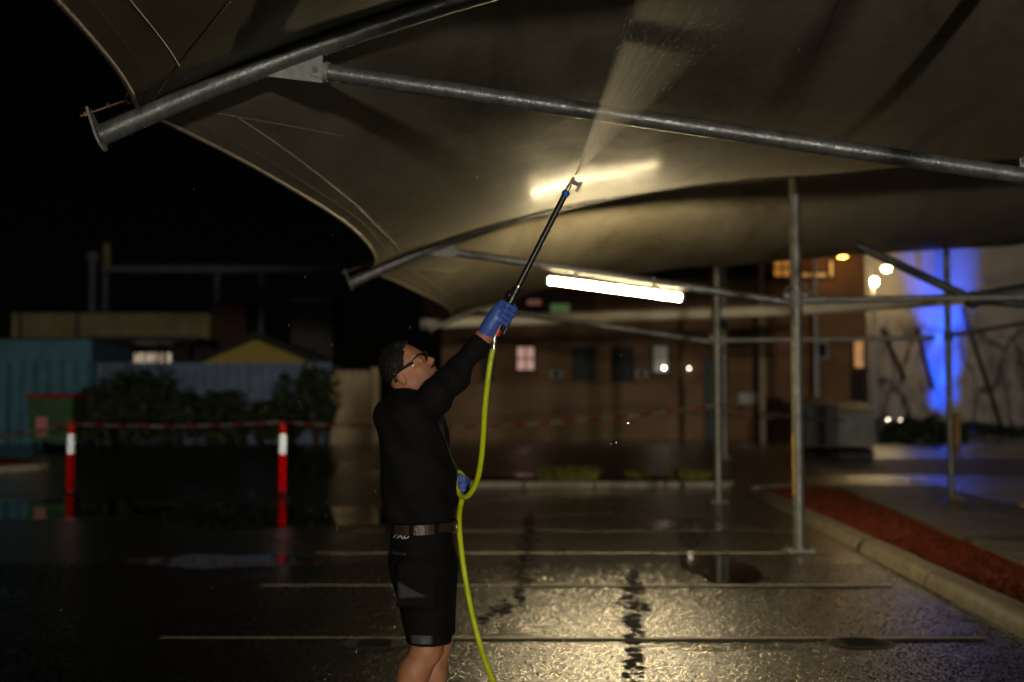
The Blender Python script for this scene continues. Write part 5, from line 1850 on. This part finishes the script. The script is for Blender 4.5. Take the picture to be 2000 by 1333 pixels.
# taller right-hand wing
Y2 = 42.5
x0, _, x1, _ = rect(1500, 546, 1688, 865, Y2)
bw2 = thing('tall_wing', ((x0 + x1) / 2, Y2, tz(Y2)), 'tall dark brick wing with orange lit upper windows', 'building')
MB().box(((x0 + x1) / 2, Y2 + 4, 4.9), (x1 - x0, 8, 8.6)).build('wall', 'brick', bw2)
MB().box(((x0 + x1) / 2, Y2 + 4, 9.3), (x1 - x0 + .3, 8.3, .2)).build('parapet_cap', 'dk', bw2)
M['orange_lit'] = emit('orange_lit_glass', (1.0, 0.36, 0.035), 0.55, var=.75, vscale=2.2)
window(bw2, 1508, 504, 1546, 544, 'orange_lit', Y2)
window(bw2, 1562, 530, 1618, 545, 'orange_lit', Y2, bars=False, sill=False)
window(bw2, 1616, 506, 1630, 545, 'orange_lit', Y2, bars=False, sill=False)
window(bw2, 1664, 660, 1690, 722, 'orange_lit', Y2, bars=False)
window(bw2, 1592, 668, 1617, 702, 'dkglass', Y2, frame='frame_w', bars=False)
xa, za, xb, zb2 = rect(1662, 722, 1688, 790, Y2)
MB().box(((xa + xb) / 2, Y2 - .03, (tz(Y2) + zb2) / 2), (xb - xa, .08, zb2 - tz(Y2))).build('door', 'dk', bw2)
c = P(1465, 778, Y - .06)
sg = thing('wall_sign', c, 'blank pale double sign plate on the dark brick wall', 'sign')
for s_ in (-1, 1):
    MB().box(c + Vector((s_ * .19, 0, 0)), (.34, .03, .34), bev=.008).build('plate', 'white_paint', sg)
    MB().box(c + Vector((s_ * .19, .03, 0)), (.06, .06, .2)).build('standoff', 'dkmetal', sg)
c = P(1486, 731, Y - .05)
sg = thing('meter_box', c, 'small grey meter box above the double sign plate', 'box')
MB().box(c, (.36, .14, .2), bev=.01).build('case', 'greybox', sg)
MB().box(c + Vector((0, -.075, 0)), (.3, .01, .15)).build('cover', 'frame_w', sg)
# old illuminated fascia sign: a blank board with red and green lit panels
Yf = 40.4
a, za, b, zb2 = rect(826, 560, 1160, 618, Yf)
fs_ = thing('fascia_sign', ((a + b) / 2, Yf, za), 'dark red fascia board with blurred red and green lit panels', 'sign')
MB().box(((a + b) / 2, Yf, (za + zb2) / 2), (b - a, .2, zb2 - za)).build('board', mat('maroon_board', (0.10, 0.035, 0.035), .6, 0, .3, .3, 2.0), fs_)
M['red_panel'] = emit('red_lit_panel', (1.0, 0.30, 0.22), 0.14, var=.4)
M['green_panel'] = emit('green_lit_panel', (0.25, 0.85, 0.10), 0.10, var=.3)
for p0, p1, q0, q1, m in ((940, 1000, 592, 609, 'red_panel'), (1030, 1056, 586, 596, 'red_panel'), (1076, 1112, 594, 610, 'green_panel')):
    xa, z_a, xb, z_b = rect(p0, q0, p1, q1, Yf - .11)
    MB().box(((xa + xb) / 2, Yf - .12, (z_a + z_b) / 2), (xb - xa, .04, z_b - z_a), bev=.01).build('panel', m, fs_)
# handrail
hr = thing('handrail', P(1525, 862, 38), 'white pipe handrail before the bulk bins', 'handrail')
q = [P(1491, 868, 38), P(1491, 822, 38), P(1497, 816, 38), P(1562, 812, 38)]
MB().tube(q, .035, 10).build('pipe', 'frame_w', hr, smooth=True)
MB().tube([P(1560, 812, 38), P(1560, 868, 38)], .035, 10).build('leg', 'frame_w', hr, smooth=True)
# two bulk bins
M['skip_grey'] = mat('grey_green_steel_bin', (0.16, 0.17, 0.145), 0.55, 0.1, 0.4, 0.3, 3.0)
M['skip_dark'] = mat('dark_steel_bin', (0.035, 0.037, 0.035), 0.55, 0.1, 0.4, 0.3, 3.0)
Y = 33.0
zb = tz(Y)
for p0, p1, top, m, lab in ((1572, 1634, 786, 'skip_dark', 'dark steel bulk bin with sloped lid behind the steel post'), (1638, 1708, 796, 'skip_grey', 'grey-green steel bulk bin beside the mural corner')):
    a, za, b, zt = rect(p0, top, p1, 880, Y)
    t_ = thing('bulk_bin', ((a + b) / 2, Y, zb), lab, 'bin', 'steel bulk bins')
    MB().prism([(a, Y, zb + .12), (a, Y + 1.0, zb + .12), (a, Y + 1.05, zt + .1), (a, Y, zt - .12)], (b - a, 0, 0)).build('body', m, t_)
    MB().prism([(a - .03, Y - .03, zt - .115), (a - .03, Y + 1.08, zt + .105), (a - .03, Y + 1.08, zt + .15), (a - .03, Y - .03, zt - .07)], (b - a + .06, 0, 0)).build('lid', 'skip_dark', t_)
    for k in range(3):
        MB().box((a + (b - a) * (k + .5) / 3, Y - .015, (zb + zt) / 2), (.05, .03, zt - zb - .35)).build('rib', m, t_)
    for s_ in (a + .1, b - .1):
        for yy in (.12, .9):
            MB().tube([(s_ - .03, Y + yy, zb + .07), (s_ + .03, Y + yy, zb + .07)], .07, 12).build('wheel', 'black_plastic', t_, smooth=True)

# ------------------------------------------------------------------ mural wall, street lamps, blue uplight
def mural_material():
    m, t, b = nmat('mural_wall')
    tc = N(t, "ShaderNodeTexCoord")
    co = tc.outputs["Object"]
    n1 = N(t, "ShaderNodeTexNoise", i_Scale=0.8, i_Detail=8.0, i_Roughness=0.7, i_Distortion=2.2)
    mp = N(t, "ShaderNodeMapping")
    mp.inputs["Scale"].default_value = (1.3, 1, 0.55)
    t.links.new(co, mp.inputs[0])
    t.links.new(mp.outputs[0], n1.inputs["Vector"])
    col = ramp(t, n1.outputs["Fac"], [(0.30, (0.10, 0.085, 0.075)), (0.45, (0.34, 0.30, 0.27)), (0.6, (0.52, 0.47, 0.42)), (0.72, (0.40, 0.34, 0.22))])
    vo = N(t, "ShaderNodeTexVoronoi", feature='DISTANCE_TO_EDGE', i_Scale=0.75)
    mp2 = N(t, "ShaderNodeMapping")
    mp2.inputs["Scale"].default_value = (1.0, 1, 0.4)
    mp2.inputs["Rotation"].default_value = (0, 0.35, 0)
    t.links.new(co, mp2.inputs[0])
    nz = N(t, "ShaderNodeTexNoise", i_Scale=1.1, i_Detail=4.0)
    t.links.new(mp2.outputs[0], nz.inputs["Vector"])
    ad = N(t, "ShaderNodeVectorMath", operation='ADD')
    t.links.new(mp2.outputs[0], ad.inputs[0])
    t.links.new(nz.outputs["Color"], ad.inputs[1])
    t.links.new(ad.outputs[0], vo.inputs["Vector"])
    lines = ramp(t, vo.outputs["Distance"], [(0.012, g3(0.25)), (0.05, g3(1.0))])
    # the drawing stops at about five metres; plain pale wall above
    sx = N(t, "ShaderNodeSeparateXYZ")
    t.links.new(co, sx.inputs[0])
    msk = ramp(t, sx.outputs[2], [(0.0, g3(1)), (1.0, g3(0))])
    mr = N(t, "ShaderNodeMapRange", i_1=3.6, i_2=4.4, i_3=1.0, i_4=0.12)
    t.links.new(sx.outputs[2], mr.inputs[0])
    mx = N(t, "ShaderNodeMixRGB", blend_type='MULTIPLY', i_Fac=1.0)
    t.links.new(col, mx.inputs[1])
    t.links.new(lines, mx.inputs[2])
    m2 = N(t, "ShaderNodeMixRGB")
    m2.inputs[1].default_value = (0.45, 0.40, 0.36, 1)
    t.links.new(mr.outputs[0], m2.inputs[0])
    t.links.new(mx.outputs[0], m2.inputs[2])
    t.links.new(m2.outputs[0], b.inputs["Base Color"])
    b.inputs["Roughness"].default_value = 0.75
    return m
M['mural'] = mural_material()
M['wall_plain'] = mat('pale_render_wall', (0.42, 0.37, 0.33), 0.8, 0, 0.3, 0.2, 0.8, 0.2, 10.0)
Y = 45.0
zb = tz(Y) - .05
x0 = px2x(1692, Y)
mw = thing('mural_building', (x0, Y, zb), 'tall pale wall with sketchy mural lit warm and blue', 'building')
MB().box((x0 + 9, Y + 5, zb + 4.8), (18, 10, 9.6)).build('wall', 'mural', mw)
MB().box((x0 + .12, Y - .1, zb + 2.1), (.3, .24, 4.2)).build('pier', 'wall_plain', mw)
xr = px2x(1916, Y)
MB().prism([(xr, Y - .5, zb + 5.4), (xr + 8, Y - .5, zb + 7.0), (xr + 8, Y - .5, zb + 7.35), (xr, Y - .5, zb + 5.7)], (0, .5, 0)).build('sloping_hood', 'wall_plain', mw)
MB().box((px2x(1812, Y), Y - .12, zb + 7.4), (.5, .22, 3.6)).build('downpipe_cover', 'wall_plain', mw)
for k, (pa, qa, pb, qb) in enumerate(((1880, 600, 1962, 850), (1722, 640, 1768, 742), (1790, 640, 1822, 760))):
    MB().tube([P(pa, qa, Y - .25), P(pb, qb, Y - .25)], .07, 8).build('cable_stay', 'dk', mw, smooth=True)  # dark bars standing in for shadows the braces cast on the wall
# paving in front of it
mb = MB()
vs = []
for yy in (35.5, 38, 41, 45):
    vs += [(px2x(1560, 36), yy, tz(yy) + .012), (30, yy, tz(yy) + .012)]
mb.add(vs, [(2 * k, 2 * k + 1, 2 * k + 3, 2 * k + 2) for k in range(3)])
struct(mb.build('far_paving', 'wetpath'), 'wet pale paving in front of the mural')
mb = MB()
vs = []
for yy in (29.2, 31.5):
    vs += [(px2x(1555, 30), yy, tz(yy) + .012), (30, yy, tz(yy) + .012)]
mb.add(vs, [(0, 1, 3, 2)])
struct(mb.build('crossing_path', 'path'), 'pale concrete strip crossing beyond the footpath')

M['blue_glass'] = emit('blue_lamp_glass', (0.05, 0.18, 1.0), 6.0)
YB = 42.7
bxp = px2x(1841, 45.0)
ul = thing('blue_uplight', (bxp, YB, tz(YB)), 'three-head blue floodlight on the ground washing the mural wall', 'floodlight')
MB().box((bxp, YB, tz(YB) + .03), (.8, .22, .05), bev=.01).build('base', 'dkmetal', ul)
for s_, aimz, en in ((-1, 1.2, 1100), (0, 2.5, 2600), (1, 5.2, 9000)):
    hx_ = bxp + s_ * .26
    MB().box((hx_, YB, tz(YB) + .15), (.22, .16, .18), bev=.02).build('lamp_head', 'dkmetal', ul)
    MB().box((hx_, YB + .085, tz(YB) + .18), (.17, .02, .12)).build('glass', 'blue_glass', ul)
    ld = bpy.data.lights.new('blue', 'SPOT')
    ld.energy = en
    ld.color = (0.004, 0.085, 1.0)
    ld.spot_size = R(30)
    ld.spot_blend = 0.9
    ld.shadow_soft_size = 0.08
    lo_ = bpy.data.objects.new('blue_lamp', ld)
    COL.objects.link(lo_)
    lo_.parent = ul
    lo_.location = (s_ * .26, 0.12, 0.22)
    lo_.rotation_euler = (Vector((0, 0, 0)) - Vector((-s_ * .26, 2.2, aimz))).to_track_quat('Z', 'Y').to_euler()

M['lamp_white'] = emit('lit_street_lamp', (1.0, 0.74, 0.33), 120.0)
M['lamp_orange'] = emit('lit_sodium_lamp', (1.0, 0.50, 0.07), 26.0)
def street_lamp(px, py, Y, m, col, watts, label, head='globe', r_=.13, aim=None):
    c = P(px, py, Y)
    gz_ = tz(Y)
    t_ = thing('street_lamp', (c.x if head == 'globe' else c.x - .9, Y, gz_), label, 'street lamp', 'lit street lamps')
    if head == 'globe':
        MB().tube([(c.x, Y + .18, gz_), (c.x, Y + .18, c.z + .55)], [.09, .06], 12).build('pole', 'lamp_body', t_, smooth=True)
        MB().box(c + Vector((0, .1, .16)), (.1, .2, .05)).build('bracket', 'lamp_body', t_)
        MB().sphere(c, r_, 12, 8, (1, 1, 1.15)).build('globe', m, t_, smooth=True)
    else:
        MB().tube([(c.x - .9, Y, gz_), (c.x - .9, Y, c.z + .1)], [.09, .06], 12).build('pole', 'lamp_body', t_, smooth=True)
        MB().tube([(c.x - .9, Y, c.z + .08), (c.x - .1, Y, c.z + .14)], .035, 8).build('arm', 'lamp_body', t_, smooth=True)
        MB().box(c + Vector((0, 0, .10)), (.5, .26, .08), bev=.02).build('lamp_head', 'lamp_body', t_)
        MB().sphere(c, r_, 12, 8, (1.25, .8, .75)).build('glass', m, t_, smooth=True)
    if watts:
        l_ = bpy.data.lights.new('street', 'POINT')
        l_.energy = watts
        l_.color = col
        l_.shadow_soft_size = 0.15
        lo = bpy.data.objects.new('street_lamp_light', l_)
        COL.objects.link(lo)
        lo.parent = t_
        lo.location = c + Vector((0, -.05, -r_ - .12)) - ORG[t_]
    return t_
street_lamp(1708, 551, 42.9, 'lamp_white', (1.0, .62, .26), 0, 'pole lamp with round lit globe beside the mural', 'globe', .11)
# lamp head on an arm from a second pole close by
street_lamp(1731, 526, 43.5, 'lamp_white', (1.0, .72, .36), 0, 'lit lamp head on a side arm above the round globe lamp', 'arm', .11)
street_lamp(1645, 498, 41.5, 'lamp_orange', (1.0, .5, .1), 0, 'orange lit lamp head high beside the tall brick wing', 'arm', .14)
M['pole'] = M['lamp_body']
q = P(1487, 575, 39.5)
pl = thing('flag_pole', (q.x, 39.5, tz(39.5)), 'bare pale pole in front of the brick parapet', 'pole')
MB().tube([(q.x, 39.5, tz(39.5)), (q.x, 39.5, P(1487, 505, 39.5).z)], [.10, .07], 12).build('pipe', 'beige', pl, smooth=True)
MB().sphere(P(1487, 503, 39.5), .10, 10, 8).build('finial', 'beige', pl, smooth=True)
# short bollard lights by the shrubs and wooden post
for px, lab in ((1735, 'short dark bollard light between the bulk bin and its twin'), (1760, 'short dark bollard light between its twin and the blue lit wall')):
    c = P(px, 821, 36.5)
    t_ = thing('bollard_light', (c.x, 36.5, tz(36.5)), lab, 'bollard light', 'bollard lights')
    MB().tube([(c.x, 36.5, tz(36.5)), (c.x, 36.5, c.z - .05)], .07, 12).build('post', 'dkmetal', t_, smooth=True)
    MB().sphere(c, .04, 10, 8).build('globe', 'globe', t_, smooth=True)
    MB().tube([(c.x, 36.5, c.z + .03), (c.x, 36.5, c.z + .06)], .07, 12).build('cap', 'dkmetal', t_, smooth=True)
q = P(1869, 868, 34)
wp = thing('timber_post', (q.x, 34, tz(34)), 'short orange-brown timber post behind the slim steel post', 'post')
M['timber'] = mat('timber', (0.34, 0.19, 0.07), .7, 0, .3, .3, 3.0, .3, 30.0, stretch=(6, 6, 1))
MB().box((q.x, 34, tz(34) + .42), (.16, .16, .84), bev=.015).build('shaft', 'timber', wp)
MB().box((q.x, 34, tz(34) + .855), (.2, .2, .04), bev=.01).build('cap', 'timber', wp)
# speed hump
Yh = 20.8
hx = px2x(1918, Yh)
hu = thing('speed_hump', (hx + .4, Yh, 0), 'black rubber speed hump with yellow blocks past the slim post', 'speed hump')
for k in range(9):
    a = hx + k * .13
    m = 'yellow_paint' if k % 2 == 0 else 'black_plastic'
    MB().prism([(a, Yh - .17, .0), (a, Yh - .08, .055), (a, Yh + .08, .055), (a, Yh + .17, .0)], (.128, 0, 0)).build('block', m, hu)
